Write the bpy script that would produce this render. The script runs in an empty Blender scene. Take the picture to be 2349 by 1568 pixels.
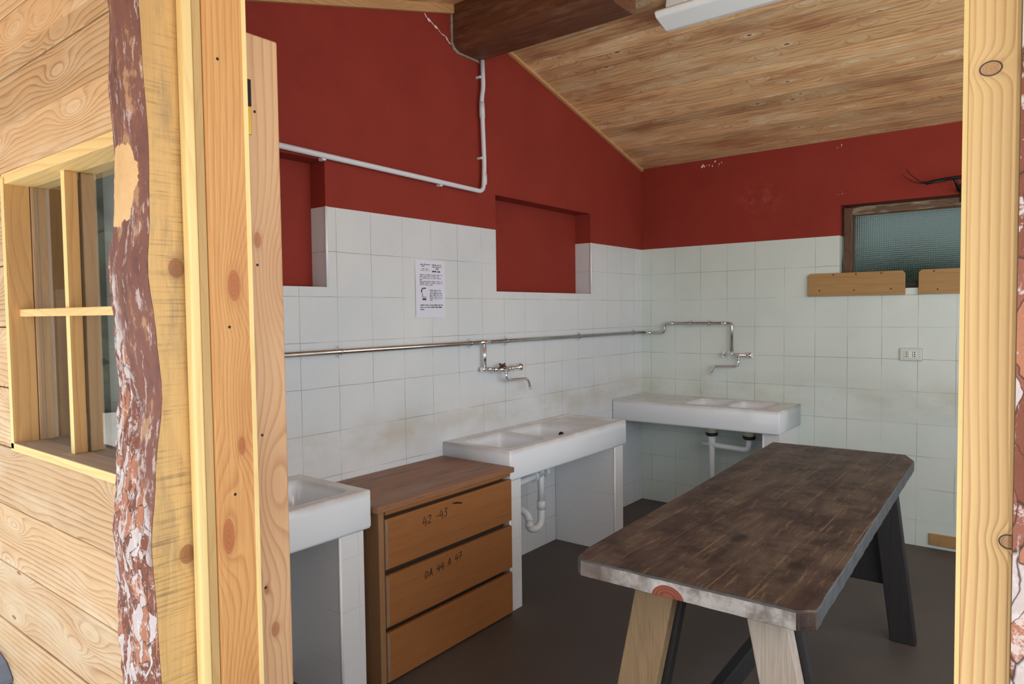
import bpy, bmesh, math, random
from mathutils import Vector, Matrix, noise
random.seed(7)
PI = math.pi
SC = bpy.context.scene
C = SC.collection

# ------------------------------------------------------------------ camera
cam_d = bpy.data.cameras.new('camera')
cam = bpy.data.objects.new('camera', cam_d); C.objects.link(cam)
cam_d.sensor_fit = 'HORIZONTAL'; cam_d.sensor_width = 36.0
cam_d.lens = 36.0 * 1581.2 / 2349.0
cam_d.clip_start = 0.02; cam_d.clip_end = 300
Rv = Vector((0.78989339, 0.61312141, -0.01227062)); Uv = Vector((-0.01654945, 0.04131442, 0.99900913)); Wv = Vector((-0.61302084, 0.78890763, -0.04278081))
M = Matrix((Rv, Uv, -Wv)).transposed().to_4x4()
M.translation = Vector((2.51107, -4.88700, 1.48096))
cam.matrix_world = M
SC.camera = cam

# ------------------------------------------------------------------ light
w = bpy.data.worlds.new('world'); SC.world = w; w.use_nodes = True
nt = w.node_tree; bg = nt.nodes['Background']
sky = nt.nodes.new('ShaderNodeTexSky'); sky.sky_type = 'NISHITA'
sky.sun_disc = False; sky.sun_elevation = math.radians(50); sky.sun_rotation = math.radians(200)
sky.air_density = 1.0; sky.dust_density = 3.0; sky.ozone_density = 1.0
mixw = nt.nodes.new('ShaderNodeMixRGB'); mixw.inputs[0].default_value = 0.7
mixw.inputs[2].default_value = (0.74, 0.80, 0.86, 1)
mul = nt.nodes.new('ShaderNodeMixRGB'); mul.blend_type = 'MULTIPLY'; mul.inputs[0].default_value = 1; mul.inputs[2].default_value = (0.12, 0.12, 0.12, 1)
nt.links.new(sky.outputs[0], mul.inputs[1]); nt.links.new(mul.outputs[0], mixw.inputs[1])
nt.links.new(mixw.outputs[0], bg.inputs[0]); bg.inputs[1].default_value = 1.3

sd = bpy.data.lights.new('sun', 'SUN'); sd.energy = 4.2; sd.angle = math.radians(3); sd.color = (1.0, 0.95, 0.86)
sun = bpy.data.objects.new('sun', sd); C.objects.link(sun)
sun.rotation_euler = Vector((-0.25, 0.30, -1.0)).to_track_quat('-Z', 'Y').to_euler()
sun.location = (4, -8, 8)

ad = bpy.data.lights.new('side_fill', 'AREA'); ad.shape = 'RECTANGLE'; ad.size = 2.4; ad.size_y = 1.5; ad.energy = 16; ad.color = (0.86, 0.94, 1.0)  # added fill lamp brightening the room from the unseen right side
al = bpy.data.objects.new('side_fill', ad); C.objects.link(al); al.location = (4.28, -2.65, 1.66)
al.rotation_euler = Vector((-1, -0.05, 0.16)).to_track_quat('-Z', 'Y').to_euler()

ad2 = bpy.data.lights.new('front_fill', 'AREA'); ad2.shape = 'RECTANGLE'; ad2.size = 1.25; ad2.size_y = 1.2; ad2.energy = 16; ad2.color = (0.90, 0.97, 1.0)  # added fill lamp for the back wall, set in an invented front opening
al2 = bpy.data.objects.new('front_fill', ad2); C.objects.link(al2); al2.location = (3.48, -3.93, 1.58)
al2.rotation_euler = Vector((-0.95, 1, 0.05)).to_track_quat('-Z', 'Y').to_euler()

SC.view_settings.view_transform = 'Standard'; SC.view_settings.look = 'None'
SC.view_settings.exposure = 0.75; SC.view_settings.gamma = 1; SC.view_settings.use_curve_mapping = False

# ------------------------------------------------------------------ node helpers
def lin(r, g, b):
    f = lambda c: (c / 255.0) / 12.92 if c <= 10 else (((c / 255.0) + 0.055) / 1.055) ** 2.4
    return (f(r), f(g), f(b), 1)
class NT:
    def __init__(s, name):
        s.m = bpy.data.materials.new(name); s.m.use_nodes = True
        s.t = s.m.node_tree; s.b = s.t.nodes['Principled BSDF']
    def n(s, ty, **kw):
        o = s.t.nodes.new(ty)
        for k, v in kw.items(): setattr(o, k, v)
        return o
    def put(s, sock, v):
        if hasattr(v, 'is_output') or isinstance(v, bpy.types.NodeSocket): s.t.links.new(v, sock)
        elif v is not None: sock.default_value = v
    def math(s, op, a, b=None, c=None, clamp=False):
        o = s.n('ShaderNodeMath', operation=op); o.use_clamp = clamp
        for i, v in enumerate((a, b, c)):
            if v is not None: s.put(o.inputs[i], v)
        return o.outputs[0]
    def comb(s, x, y, z):
        o = s.n('ShaderNodeCombineXYZ')
        for i, v in enumerate((x, y, z)): s.put(o.inputs[i], v)
        return o.outputs[0]
    def noise(s, vec, scale=5, detail=3, rough=0.5, dist=0.0):
        o = s.n('ShaderNodeTexNoise'); s.put(o.inputs['Vector'], vec)
        o.inputs['Scale'].default_value = scale; o.inputs['Detail'].default_value = detail
        o.inputs['Roughness'].default_value = rough; o.inputs['Distortion'].default_value = dist
        return o.outputs['Fac']
    def voro(s, vec, scale=5, feature='F1', rnd=1.0):
        o = s.n('ShaderNodeTexVoronoi', feature=feature); s.put(o.inputs['Vector'], vec)
        o.inputs['Scale'].default_value = scale; o.inputs['Randomness'].default_value = rnd
        return o
    def ramp(s, fac, stops, interp='LINEAR'):
        o = s.n('ShaderNodeValToRGB'); o.color_ramp.interpolation = interp
        e = o.color_ramp.elements
        while len(e) < len(stops): e.new(0.5)
        for i, (p, c) in enumerate(stops):
            e[i].position = p; e[i].color = c if not isinstance(c, (int, float)) else (c, c, c, 1)
        s.put(o.inputs[0], fac); return o.outputs[0]
    def mix(s, f, a, b, blend='MIX'):
        o = s.n('ShaderNodeMixRGB', blend_type=blend)
        s.put(o.inputs[0], f); s.put(o.inputs[1], a); s.put(o.inputs[2], b); return o.outputs[0]
    def coords(s):
        tc = s.n('ShaderNodeTexCoord'); sp = s.n('ShaderNodeSeparateXYZ'); s.put(sp.inputs[0], tc.outputs['Object'])
        return tc.outputs['Object'], sp.outputs[0], sp.outputs[1], sp.outputs[2]
    def bump(s, h, strength=0.3, dist=0.01):
        o = s.n('ShaderNodeBump'); o.inputs['Strength'].default_value = strength; o.inputs['Distance'].default_value = dist
        s.put(o.inputs['Height'], h); s.t.links.new(o.outputs[0], s.b.inputs['Normal'])
    def base(s, c, rough=0.5, metal=0.0, spec=0.5):
        s.put(s.b.inputs['Base Color'], c); s.put(s.b.inputs['Roughness'], rough)
        s.b.inputs['Metallic'].default_value = metal; s.b.inputs['Specular IOR Level'].default_value = spec
        return s.m
    def line(s, v, period, off, width):
        # 1 on a thin line repeated every period, else 0
        a = s.math('DIVIDE', s.math('SUBTRACT', v, off), period)
        f = s.math('ABSOLUTE', s.math('SUBTRACT', s.math('FRACT', s.math('ADD', a, 0.5)), 0.5))
        return s.math('LESS_THAN', f, width / period / 2)

def plain(name, col, rough=0.5, metal=0.0, var=0.0, scale=8, spec=0.5, bump=0):
    t = NT(name); v, x, y, z = t.coords()
    c = col
    if var:
        nz = t.noise(v, scale, 5, 0.6)
        c = t.mix(t.ramp(nz, [(0.3, 0.0), (0.7, 1.0)]), tuple(k * (1 - var) for k in col[:3]) + (1,), tuple(min(1, k * (1 + var)) for k in col[:3]) + (1,))
    if bump: t.bump(t.noise(v, 60, 3), bump, 0.003)
    return t.base(c, rough, metal, spec)

def wood(name, light, dark, along='z', freq=55.0, amp=0.03, knot=(0.16, 0.5), knotr=0.07, knotcol=None, rough=0.6,
         fibre=0.25, board=None, boardvar=0.25, seam=None, pale=None, gs=0.75, blotch=None, ring0=0.55, bump=0.25, kerf=None, seed=0.0, low=1.3, knots=(), halo=None):
    t = NT(name); v, x, y, z = t.coords()
    L, A, B = {'x': (x, y, z), 'y': (y, x, z), 'z': (z, x, y)}[along]
    sd_ = seed; bid = None
    if board:                       # board = (axis value, width, offset)
        ax = {'x': x, 'y': y, 'z': z}[board[0]]
        bid = t.math('FLOOR', t.math('DIVIDE', t.math('SUBTRACT', ax, board[2]), board[1]))
        wn = t.n('ShaderNodeTexWhiteNoise', noise_dimensions='1D'); t.put(wn.inputs['W'], bid)
        sd_ = t.math('MULTIPLY', wn.outputs[0], 37.0)
    L2 = t.math('ADD', L, sd_); 
    A2 = t.math('ADD', A, t.math('MULTIPLY', B, 0.83))
    kv = t.comb(t.math('DIVIDE', A, knot[0]), t.math('DIVIDE', B, knot[0]), t.math('DIVIDE', L2, knot[1]))
    vo = t.voro(kv, 1.0)
    d = vo.outputs['Distance']
    kb = t.math('POWER', 2.718, t.math('MULTIPLY', t.math('POWER', t.math('DIVIDE', d, 0.28), 2.0), -1.0))
    n1 = t.noise(t.comb(t.math('MULTIPLY', A, 3.0), t.math('MULTIPLY', B, 3.0), t.math('MULTIPLY', L2, low)), 1.0, 3, 0.5)
    n2 = t.noise(t.comb(t.math('MULTIPLY', A, 14.0), t.math('MULTIPLY', B, 14.0), t.math('MULTIPLY', L2, 3.0)), 1.0, 2, 0.5)
    arg = t.math('ADD', A2, t.math('MULTIPLY', n1, amp * 6))
    arg = t.math('ADD', arg, t.math('MULTIPLY', n2, amp * 0.35))
    arg = t.math('ADD', arg, t.math('MULTIPLY', kb, 0.09))
    kms = []
    for (kl, ks, rl, rs) in knots:   # single knots: place along the board, place across, half sizes
        kx = t.math('DIVIDE', t.math('SUBTRACT', L, kl), rl); ky = t.math('DIVIDE', t.math('SUBTRACT', t.math('ADD', A, B), ks), rs)
        kd = t.math('SQRT', t.math('ADD', t.math('MULTIPLY', kx, kx), t.math('MULTIPLY', ky, ky)))
        arg = t.math('ADD', arg, t.math('MULTIPLY', t.math('POWER', 2.718, t.math('MULTIPLY', t.math('POWER', t.math('DIVIDE', kd, 1.9), 2.0), -1.0)), rs * 1.6))
        kms.append(kd)
    ring = t.math('FRACT', t.math('MULTIPLY', arg, freq))
    rc = t.ramp(ring, [(0.0, 0.0), (ring0, 0.25), (0.86, 1.0), (1.0, 0.0)])
    fn = t.noise(t.comb(t.math('MULTIPLY', A, 260.0), t.math('MULTIPLY', B, 260.0), t.math('MULTIPLY', L2, 7.0)), 1.0, 3, 0.6)
    soft = t.noise(t.comb(t.math('MULTIPLY', A, 6.0), t.math('MULTIPLY', B, 6.0), t.math('MULTIPLY', L2, 2.0)), 1.0, 3)
    fac = t.math('MULTIPLY', rc, t.math('MULTIPLY', t.ramp(soft, [(0.3, 0.35), (0.65, 1.0)]), gs))
    col = t.mix(fac, light, dark)
    col = t.mix(fibre, col, t.mix(t.ramp(fn, [(0.35, 0.0), (0.65, 1.0)]), dark, light))
    if pale:
        col = t.mix(t.math('MULTIPLY', t.ramp(t.noise(t.comb(t.math('MULTIPLY', A, 1.8), t.math('MULTIPLY', B, 1.8), t.math('MULTIPLY', L, 0.5)), 4.0, 4, 0.6), [(0.5, 0.0), (0.68, 1.0)]), pale[1]), col, pale[0])
    if blotch:
        col = t.mix(t.math('MULTIPLY', t.ramp(t.noise(t.comb(t.math('MULTIPLY', A, 1.6), t.math('MULTIPLY', B, 1.6), t.math('MULTIPLY', L, 0.35)), blotch[2], 6, 0.65), [(0.5, 0.0), (0.66, 1.0)]), blotch[1]), col, blotch[0])
    if kerf:                        # saw marks across the length
        kn = t.noise(t.comb(t.math('MULTIPLY', A, 6.0), t.math('MULTIPLY', B, 6.0), t.math('MULTIPLY', L, 180.0)), 1.0, 2)
        gate = t.ramp(t.noise(v, 5.0, 5, 0.7), [(0.42, 0.0), (0.62, 1.0)])
        col = t.mix(t.math('MULTIPLY', t.math('MULTIPLY', t.ramp(kn, [(0.5, 0.0), (0.62, 1.0)]), gate), kerf[1]), col, kerf[0])
    kc = knotcol or tuple(k * 0.45 for k in dark[:3]) + (1,)
    hard = t.math('LESS_THAN', vo.outputs['Distance'], knotr)
    kr = t.ramp(t.math('FRACT', t.math('MULTIPLY', d, 30.0)), [(0.0, kc), (1.0, tuple(min(1, k * 2.2) for k in kc[:3]) + (1,))])
    col = t.mix(t.math('MULTIPLY', hard, 0.85), col, kr)
    if halo:
        hk = t.math('MULTIPLY', t.math('POWER', 2.718, t.math('MULTIPLY', t.math('POWER', t.math('DIVIDE', d, 0.2), 2.0), -1.0)), t.ramp(n2, [(0.35, 0.3), (0.6, 1.0)]))
        col = t.mix(t.math('MULTIPLY', t.math('MULTIPLY', hk, t.math('SUBTRACT', 1.0, hard)), halo[1]), col, halo[0])
    else: col = t.mix(t.math('MULTIPLY', kb, 0.3), col, t.mix(0.5, dark, kc))
    for kd in kms:
        halo = t.ramp(t.math('ADD', kd, t.math('MULTIPLY', n2, 0.4)), [(0.0, 1.0), (1.0, 0.75), (1.0, 0.0)] if False else [(0.55, 1.0), (1.0, 0.25)])
        col = t.mix(t.math('MULTIPLY', t.math('LESS_THAN', kd, 1.0), 0.7), col, t.mix(t.math('FRACT', t.math('MULTIPLY', kd, 3.2)), kc, tuple(min(1, k * 1.9) for k in kc[:3]) + (1,)))
        col = t.mix(t.math('MULTIPLY', t.math('MULTIPLY', t.math('LESS_THAN', kd, 1.9), t.math('SUBTRACT', 1.9, kd)), 0.22), col, kc)
    if bid is not None:
        wn2 = t.n('ShaderNodeTexWhiteNoise', noise_dimensions='1D'); t.put(wn2.inputs['W'], t.math('ADD', bid, 11.3))
        hv = t.n('ShaderNodeHueSaturation'); t.put(hv.inputs['Color'], col)
        t.put(hv.inputs['Value'], t.math('ADD', 1 - boardvar / 2, t.math('MULTIPLY', wn2.outputs[0], boardvar)))
        col = hv.outputs[0]
        if seam:
            ln = t.line(ax, board[1], board[2], seam[0])
            col = t.mix(t.math('MULTIPLY', ln, seam[1]), col, tuple(k * 0.25 for k in dark[:3]) + (1,))
    t.bump(t.math('ADD', t.math('MULTIPLY', rc, -0.6), t.math('MULTIPLY', fn, 0.5)), bump, 0.002)
    return t.base(col, rough)

# ------------------------------------------------------------------ mesh helpers
class MB:
    def __init__(s): s.bm = bmesh.new(); s.mats = []
    def idx(s, m):
        if m is None: return 0
        if m not in s.mats: s.mats.append(m)
        return s.mats.index(m)
    def box(s, x0, x1, y0, y1, z0, z1, bevel=0.0, m=None, seg=2, mat=None):
        b = bmesh.new()
        vs = [b.verts.new((x, y, z)) for x in (x0, x1) for y in (y0, y1) for z in (z0, z1)]
        for f in ((0, 1, 3, 2), (4, 6, 7, 5), (0, 4, 5, 1), (2, 3, 7, 6), (0, 2, 6, 4), (1, 5, 7, 3)): b.faces.new([vs[i] for i in f])
        if bevel: bmesh.ops.bevel(b, geom=b.edges[:], offset=bevel, segments=seg, affect='EDGES', profile=0.5)
        if mat is not None: bmesh.ops.transform(b, matrix=mat, verts=b.verts)
        s.merge(b, m); return s
    def merge(s, b, m=None):
        k = s.idx(m)
        bmesh.ops.recalc_face_normals(b, faces=b.faces)
        mp = {v: s.bm.verts.new(v.co) for v in b.verts}
        for f in b.faces:
            try: g = s.bm.faces.new([mp[v] for v in f.verts]); g.material_index = k; g.smooth = f.smooth
            except ValueError: pass
        b.free()
    def face(s, pts, m=None):
        f = s.bm.faces.new([s.bm.verts.new(p) for p in pts]); f.material_index = s.idx(m); return s
    def prism(s, pts, vec, bevel=0.0, m=None):          # pts: planar polygon (3D), vec: extrusion
        b = bmesh.new(); vec = Vector(vec)
        a = [b.verts.new(p) for p in pts]; c = [b.verts.new(Vector(p) + vec) for p in pts]
        b.faces.new(a); b.faces.new(c[::-1])
        n = len(pts)
        for i in range(n): b.faces.new((a[i], c[i], c[(i + 1) % n], a[(i + 1) % n]))
        bmesh.ops.recalc_face_normals(b, faces=b.faces)
        if bevel: bmesh.ops.bevel(b, geom=b.edges[:], offset=bevel, segments=2, affect='EDGES', profile=0.5)
        s.merge(b, m); return s
    def tube(s, pts, r, seg=14, m=None, cap=True, rad=None):
        b = bmesh.new(); pts = [Vector(p) for p in pts]; rings = []
        prev = None
        for i, p in enumerate(pts):
            d = (pts[min(i + 1, len(pts) - 1)] - pts[max(i - 1, 0)]).normalized()
            if prev is None:
                u = d.orthogonal().normalized()
            else:
                u = (prev - d * prev.dot(d)).normalized()
            prev = u; vv = d.cross(u)
            rr = rad[i] if rad else r
            rings.append([b.verts.new(p + (u * math.cos(2 * PI * k / seg) + vv * math.sin(2 * PI * k / seg)) * rr) for k in range(seg)])
        for a, c in zip(rings, rings[1:]):
            for k in range(seg):
                f = b.faces.new((a[k], a[(k + 1) % seg], c[(k + 1) % seg], c[k])); f.smooth = True
        if cap: b.faces.new(rings[0][::-1]); b.faces.new(rings[-1])
        s.merge(b, m); return s
    def sphere(s, c, r, m=None, seg=16, scale=(1, 1, 1)):
        b = bmesh.new(); bmesh.ops.create_uvsphere(b, u_segments=seg, v_segments=seg // 2, radius=r)
        for v in b.verts: v.co = Vector((v.co.x * scale[0], v.co.y * scale[1], v.co.z * scale[2])) + Vector(c)
        for f in b.faces: f.smooth = True
        s.merge(b, m); return s
    def build(s, name, mat=None, parent=None, origin=None, kind=None, label=None, cat=None, group=None):
        me = bpy.data.meshes.new(name)
        o0 = Vector(origin) if origin is not None else Vector((0, 0, 0))
        if parent is not None: o0 = parent.get('_o') and Vector(parent['_o']) or Vector((0, 0, 0))
        if o0.length: bmesh.ops.translate(s.bm, verts=s.bm.verts, vec=-o0)
        s.bm.to_mesh(me); s.bm.free()
        for m in (s.mats or ([mat] if mat else [])): me.materials.append(m)
        o = bpy.data.objects.new(name, me); C.objects.link(o)
        if parent is not None: o.parent = parent
        else: o.location = o0
        o['_o'] = tuple(o0)
        if kind: o['kind'] = kind
        if label: o['label'] = label
        if cat: o['category'] = cat
        if group: o['group'] = group
        return o

def thing(name, label, cat, loc, group=None, kind=None):
    o = bpy.data.objects.new(name, None); C.objects.link(o); o.location = loc
    o.empty_display_size = 0.1; o['_o'] = tuple(loc)
    if kind: o['kind'] = kind
    if label: o['label'] = label
    if cat: o['category'] = cat
    if group: o['group'] = group
    return o

def arc(p, q, r_, c, n=6):
    # fillet corner c between p and q with radius r_
    c = Vector(c); a = (Vector(p) - c).normalized(); b = (Vector(q) - c).normalized()
    s_ = c + a * r_; e_ = c + b * r_; out = []
    for i in range(n + 1):
        t_ = i / n
        out.append((1 - t_) ** 2 * s_ + 2 * t_ * (1 - t_) * c + t_ ** 2 * e_)
    return out
def path(pts, r_=0.02, n=6):
    out = [Vector(pts[0])]
    for i in range(1, len(pts) - 1):
        rr = r_
        rr = min(rr, (Vector(pts[i]) - Vector(pts[i - 1])).length * 0.49, (Vector(pts[i + 1]) - Vector(pts[i])).length * 0.49)
        out += arc(pts[i - 1], pts[i + 1], rr, pts[i], n)
    out.append(Vector(pts[-1])); return out

# ------------------------------------------------------------------ materials
def tile_mat(name, ca, cb, ax, off, grout=(128, 124, 118), stain=0.5, gk=0.7):
    t = NT(name); v, x, y, z = t.coords()
    a = {'x': x, 'y': y}[ax]
    wob = t.math('MULTIPLY', t.math('SUBTRACT', t.noise(v, 7, 2), 0.5), 0.006)
    g = t.math('MAXIMUM', t.line(t.math('ADD', a, wob), 0.2, off, 0.0024), t.line(t.math('ADD', z, wob), 0.2, 0.16, 0.0024))
    fade = t.ramp(t.noise(v, 3.1, 3), [(0.40, 0.2), (0.58, 1.0)])
    n = t.noise(v, 2.2, 4, 0.6)
    col = t.mix(t.ramp(n, [(0.35, 0.0), (0.65, 1.0)]), ca, cb)
    col = t.mix(t.math('MULTIPLY', t.ramp(t.noise(v, 160, 2), [(0.35, 0.0), (0.65, 1.0)]), 0.10), col, lin(150, 150, 140))
    # limescale and splash grime: bands of a shape of their own just over the sinks
    zz = t.math('ABSOLUTE', t.math('SUBTRACT', z, 0.90))
    band = t.ramp(zz, [(0.0, 1.0), (0.16, 0.0)])
    bn = t.ramp(t.noise(t.comb(t.math('MULTIPLY', x, 2.6), t.math('MULTIPLY', y, 2.6), t.math('MULTIPLY', z, 5.0)), 1.0, 4, 0.6), [(0.38, 0.0), (0.66, 1.0)])
    col = t.mix(t.math('MULTIPLY', t.math('MULTIPLY', band, bn), stain), col, lin(176, 160, 128))
    col = t.mix(t.math('MULTIPLY', g, t.math('MULTIPLY', fade, gk)), col, lin(*grout))
    t.bump(t.math('MULTIPLY', g, -1.0), 0.5, 0.002)
    return t.base(col, t.math('ADD', 0.22, t.math('MULTIPLY', g, 0.5)), 0, 0.5)
M_tileA = tile_mat('white_wall_tiles', lin(212, 217, 222), lin(222, 224, 226), 'y', 0.075, gk=0.8)
M_tileB = tile_mat('white_back_tiles', lin(208, 220, 214), lin(218, 226, 220), 'x', 0.083, gk=0.85)
M_pil = tile_mat('pillar_tiles', lin(222, 222, 224), lin(226, 226, 228), 'y', 0.03, stain=0.1, gk=0.35)
def red_mat():
    t = NT('red_paint'); v, x, y, z = t.coords()
    c = t.mix(t.ramp(t.noise(v, 3, 5, 0.6), [(0.3, 0.0), (0.7, 1.0)]), lin(134, 44, 33), lin(144, 50, 38))
    c = t.mix(t.math('MULTIPLY', t.ramp(t.noise(v, 220, 2), [(0.4, 0.0), (0.7, 1.0)]), 0.10), c, lin(175, 95, 80))
    # scuffed pale cloud under the eave on the back wall
    dx = t.math('DIVIDE', t.math('SUBTRACT', x, 0.93), 0.20); dz = t.math('DIVIDE', t.math('SUBTRACT', z, 2.25), 0.12)
    rr = t.math('ADD', t.math('MULTIPLY', dx, dx), t.math('MULTIPLY', dz, dz))
    rr = t.math('ADD', rr, t.math('MULTIPLY', t.math('ABSOLUTE', y), 30))
    cl = t.ramp(rr, [(0.0, 1.0), (1.0, 0.0)]); cl = t.math('MULTIPLY', cl, t.ramp(t.noise(v, 14, 6, 0.75), [(0.5, 0.0), (0.7, 1.0)]))
    c = t.mix(t.math('MULTIPLY', cl, 0.45), c, lin(186, 110, 98))
    t.bump(t.noise(v, 90, 4, 0.7), 0.35, 0.004)
    return t.base(c, 0.75, 0, 0.25)
M_red = red_mat()
M_plaster = plain('pale_plaster', lin(205, 200, 190), 0.9, var=0.06, bump=0.3)
M_plaswhite = plain('bare_white_plaster', lin(225, 220, 212), 0.9, var=0.1, scale=60)
M_ceramic = plain('glazed_white_ceramic', lin(228, 230, 234), 0.13, var=0.015, scale=3)
def cer_deck():
    t = NT('grimy_glazed_ceramic'); v, x, y, z = t.coords()
    top = t.ramp(z, [(0.125, 0.0), (0.146, 1.0)])
    n = t.ramp(t.noise(v, 7, 5, 0.65), [(0.3, 0.35), (0.6, 1.0)])
    c = t.mix(t.math('MULTIPLY', t.math('MULTIPLY', top, n), 0.55), lin(226, 229, 234), lin(176, 160, 146))
    return t.base(c, 0.14, 0, 0.5)
M_cerdeck = cer_deck()
M_holedark = plain('overflow_dark', lin(40, 34, 28), 0.6)
M_bead = plain('white_corner_bead', lin(238, 240, 244), 0.25)
M_pvc = plain('white_plastic_pipe', lin(226, 228, 230), 0.35)
M_pvcd = plain('cream_plastic_nut', lin(205, 200, 180), 0.4)
M_blackr = plain('black_rubber', lin(28, 26, 26), 0.5)
def conduit():
    t = NT('white_painted_pipe'); v, x, y, z = t.coords()
    c = t.mix(t.ramp(t.noise(v, 60, 4, 0.7), [(0.68, 0.0), (0.74, 1.0)]), lin(215, 215, 222), lin(140, 80, 60))
    return t.base(c, 0.5)
M_cond = conduit()
M_chrome = plain('chrome', lin(236, 236, 238), 0.10, 1.0)
M_steel = plain('dull_steel_pipe', lin(196, 194, 192), 0.22, 1.0, var=0.15, scale=15)
M_brass = plain('brass', lin(200, 165, 80), 0.3, 1.0)
M_iron = plain('dark_iron', lin(34, 32, 34), 0.4, 0.6)
M_rust = plain('brown_red_tap_paint', lin(84, 38, 30), 0.45)
M_ink = plain('black_marker_ink', lin(22, 16, 14), 0.6)
M_print = plain('grey_print', lin(70, 72, 84), 0.8)
M_paper = plain('lilac_white_paper', lin(222, 222, 236), 0.7)
M_lamp = plain('white_lamp_housing', lin(232, 236, 240), 0.4)
M_lampd = plain('lamp_diffuser', lin(240, 244, 246), 0.3)
def floor_mat():
    t = NT('floor_paint'); v, x, y, z = t.coords()
    c = t.mix(t.ramp(t.noise(v, 1.6, 5, 0.6), [(0.3, 0.0), (0.7, 1.0)]), lin(80, 72, 68), lin(92, 84, 78))
    c = t.mix(t.math('MULTIPLY', t.ramp(t.noise(v, 90, 3), [(0.4, 0.0), (0.7, 1.0)]), 0.3), c, lin(66, 60, 56))
    return t.base(c, 0.55, 0, 0.35)
M_floor = floor_mat()
def ground_mat():
    t = NT('outdoor_concrete'); v, x, y, z = t.coords()
    c = t.mix(t.ramp(t.noise(v, 2.5, 6, 0.7), [(0.3, 0.0), (0.7, 1.0)]), lin(172, 170, 164), lin(196, 192, 184))
    t.bump(t.noise(v, 30, 4), 0.3, 0.01); return t.base(c, 0.9)
M_ground = ground_mat()

M_facade = wood('larch_facade_boards', lin(220, 188, 146), lin(158, 110, 70), 'x', freq=60, amp=0.013, knot=(0.13, 0.42), knotr=0.05, low=0.45,
                knotcol=lin(120, 72, 40), board=('z', 0.215, 0.395), boardvar=0.22, pale=(lin(234, 222, 196), 0.4), gs=1.0, fibre=0.25, bump=0.5, halo=(lin(240, 228, 202), 0.5))
M_cream = wood('lit_cream_wood', lin(250, 226, 160), lin(226, 178, 108), 'z', freq=30, amp=0.01, knot=(0.3, 0.9), knotr=0.03, gs=0.35, fibre=0.12, seed=3.1)  # pale copy of the timber: brightness of lit faces put into the colour
M_tan = wood('shaded_tan_wood', lin(206, 172, 116), lin(176, 138, 84), 'z', freq=30, amp=0.01, knot=(0.3, 0.9), knotr=0.03, gs=0.35, fibre=0.2, seed=4.4)  # darker copy: shading beside the bright door stop put into the colour
M_creamx = wood('lit_cream_wood_across', lin(248, 220, 156), lin(214, 164, 100), 'x', freq=40, amp=0.012, knot=(0.3, 0.9), knotr=0.03, gs=0.5, fibre=0.15, seed=9.1)  # same lit-face brightness in the colour, grain running across
M_jamb = wood('planed_larch', lin(224, 172, 108), lin(176, 108, 56), 'z', freq=75, amp=0.008, knot=(0.22, 0.62), knotr=0.0,
              knotcol=lin(150, 84, 48), gs=0.8, fibre=0.3, seed=5.3, low=0.5, knots=((1.552, -0.673, 0.036, 0.016), (0.964, -0.705, 0.042, 0.015), (1.172, -0.665, 0.022, 0.010)))
M_liner = wood('pale_pine', lin(218, 178, 136), lin(176, 122, 82), 'z', freq=52, amp=0.006, knot=(0.2, 0.55), knotr=0.0,
               knotcol=lin(150, 92, 62), gs=0.8, fibre=0.12, seed=8.7, low=0.6, knots=((1.669, -0.628, 0.02, 0.010), (0.673, -0.607, 0.02, 0.012), (0.784, -0.629, 0.012, 0.007)))
M_rpost = wood('coarse_pine', lin(248, 216, 156), lin(196, 136, 86), 'z', freq=135, amp=0.004, knot=(0.3, 0.7), knotr=0.02,
               knotcol=lin(170, 130, 96), gs=0.8, fibre=0.12, seed=1.7, low=0.8, knots=((1.700, 0.691, 0.0065, 0.0085), (1.262, 0.711, 0.0065, 0.0075)))
M_sawn = wood('rough_sawn_larch', lin(220, 182, 120), lin(176, 128, 74), 'z', freq=26, amp=0.02, knot=(0.18, 0.6), knotr=0.0,
              knotcol=lin(120, 72, 42), gs=0.3, fibre=0.2, kerf=(lin(116, 98, 70), 0.6), blotch=(lin(138, 124, 96), 0.55, 9.0), bump=0.5, knots=((1.689, -0.037, 0.022, 0.018), (1.04, -0.033, 0.022, 0.018)))
M_frame = wood('window_frame_larch', lin(222, 178, 118), lin(180, 126, 74), 'z', freq=40, amp=0.01, knot=(0.25, 0.8), knotr=0.04, gs=0.5, fibre=0.2, seed=2.2)
M_framein = wood('window_inner_frame', lin(196, 164, 128), lin(150, 112, 80), 'z', freq=40, amp=0.01, knot=(0.25, 0.8), knotr=0.04, gs=0.5, fibre=0.25, seed=6.2)
M_sill = wood('shaded_sill', lin(180, 164, 146), lin(130, 112, 96), 'x', freq=30, amp=0.01, knot=(0.3, 0.8), knotr=0.03, gs=0.5, fibre=0.35)  # greyed wood: shade on the sill's upper face put into the colour
M_ceil = wood('ceiling_boards', lin(232, 192, 142), lin(160, 104, 64), 'x', freq=40, amp=0.02, knot=(0.10, 0.24), knotr=0.062,
              knotcol=lin(64, 34, 20), board=('y', 0.108, 0.0), boardvar=0.5, seam=(0.004, 0.5), gs=0.95, fibre=0.45, pale=(lin(232, 210, 170), 0.6), blotch=(lin(158, 92, 58), 0.65, 5.0), bump=0.8, halo=(lin(244, 226, 190), 0.75), low=0.5)
M_trim = wood('ceiling_trim', lin(206, 160, 108), lin(150, 104, 62), 'y', freq=50, amp=0.01, knot=(0.2, 0.7), knotr=0.03, gs=0.6)
M_beam = wood('dark_stained_beam', lin(112, 66, 40), lin(56, 27, 16), 'x', freq=24, amp=0.02, knot=(0.3, 0.9), knotr=0.04,
              gs=0.7, fibre=0.35, blotch=(lin(150, 118, 94), 0.35, 16.0), rough=0.55)
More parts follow.
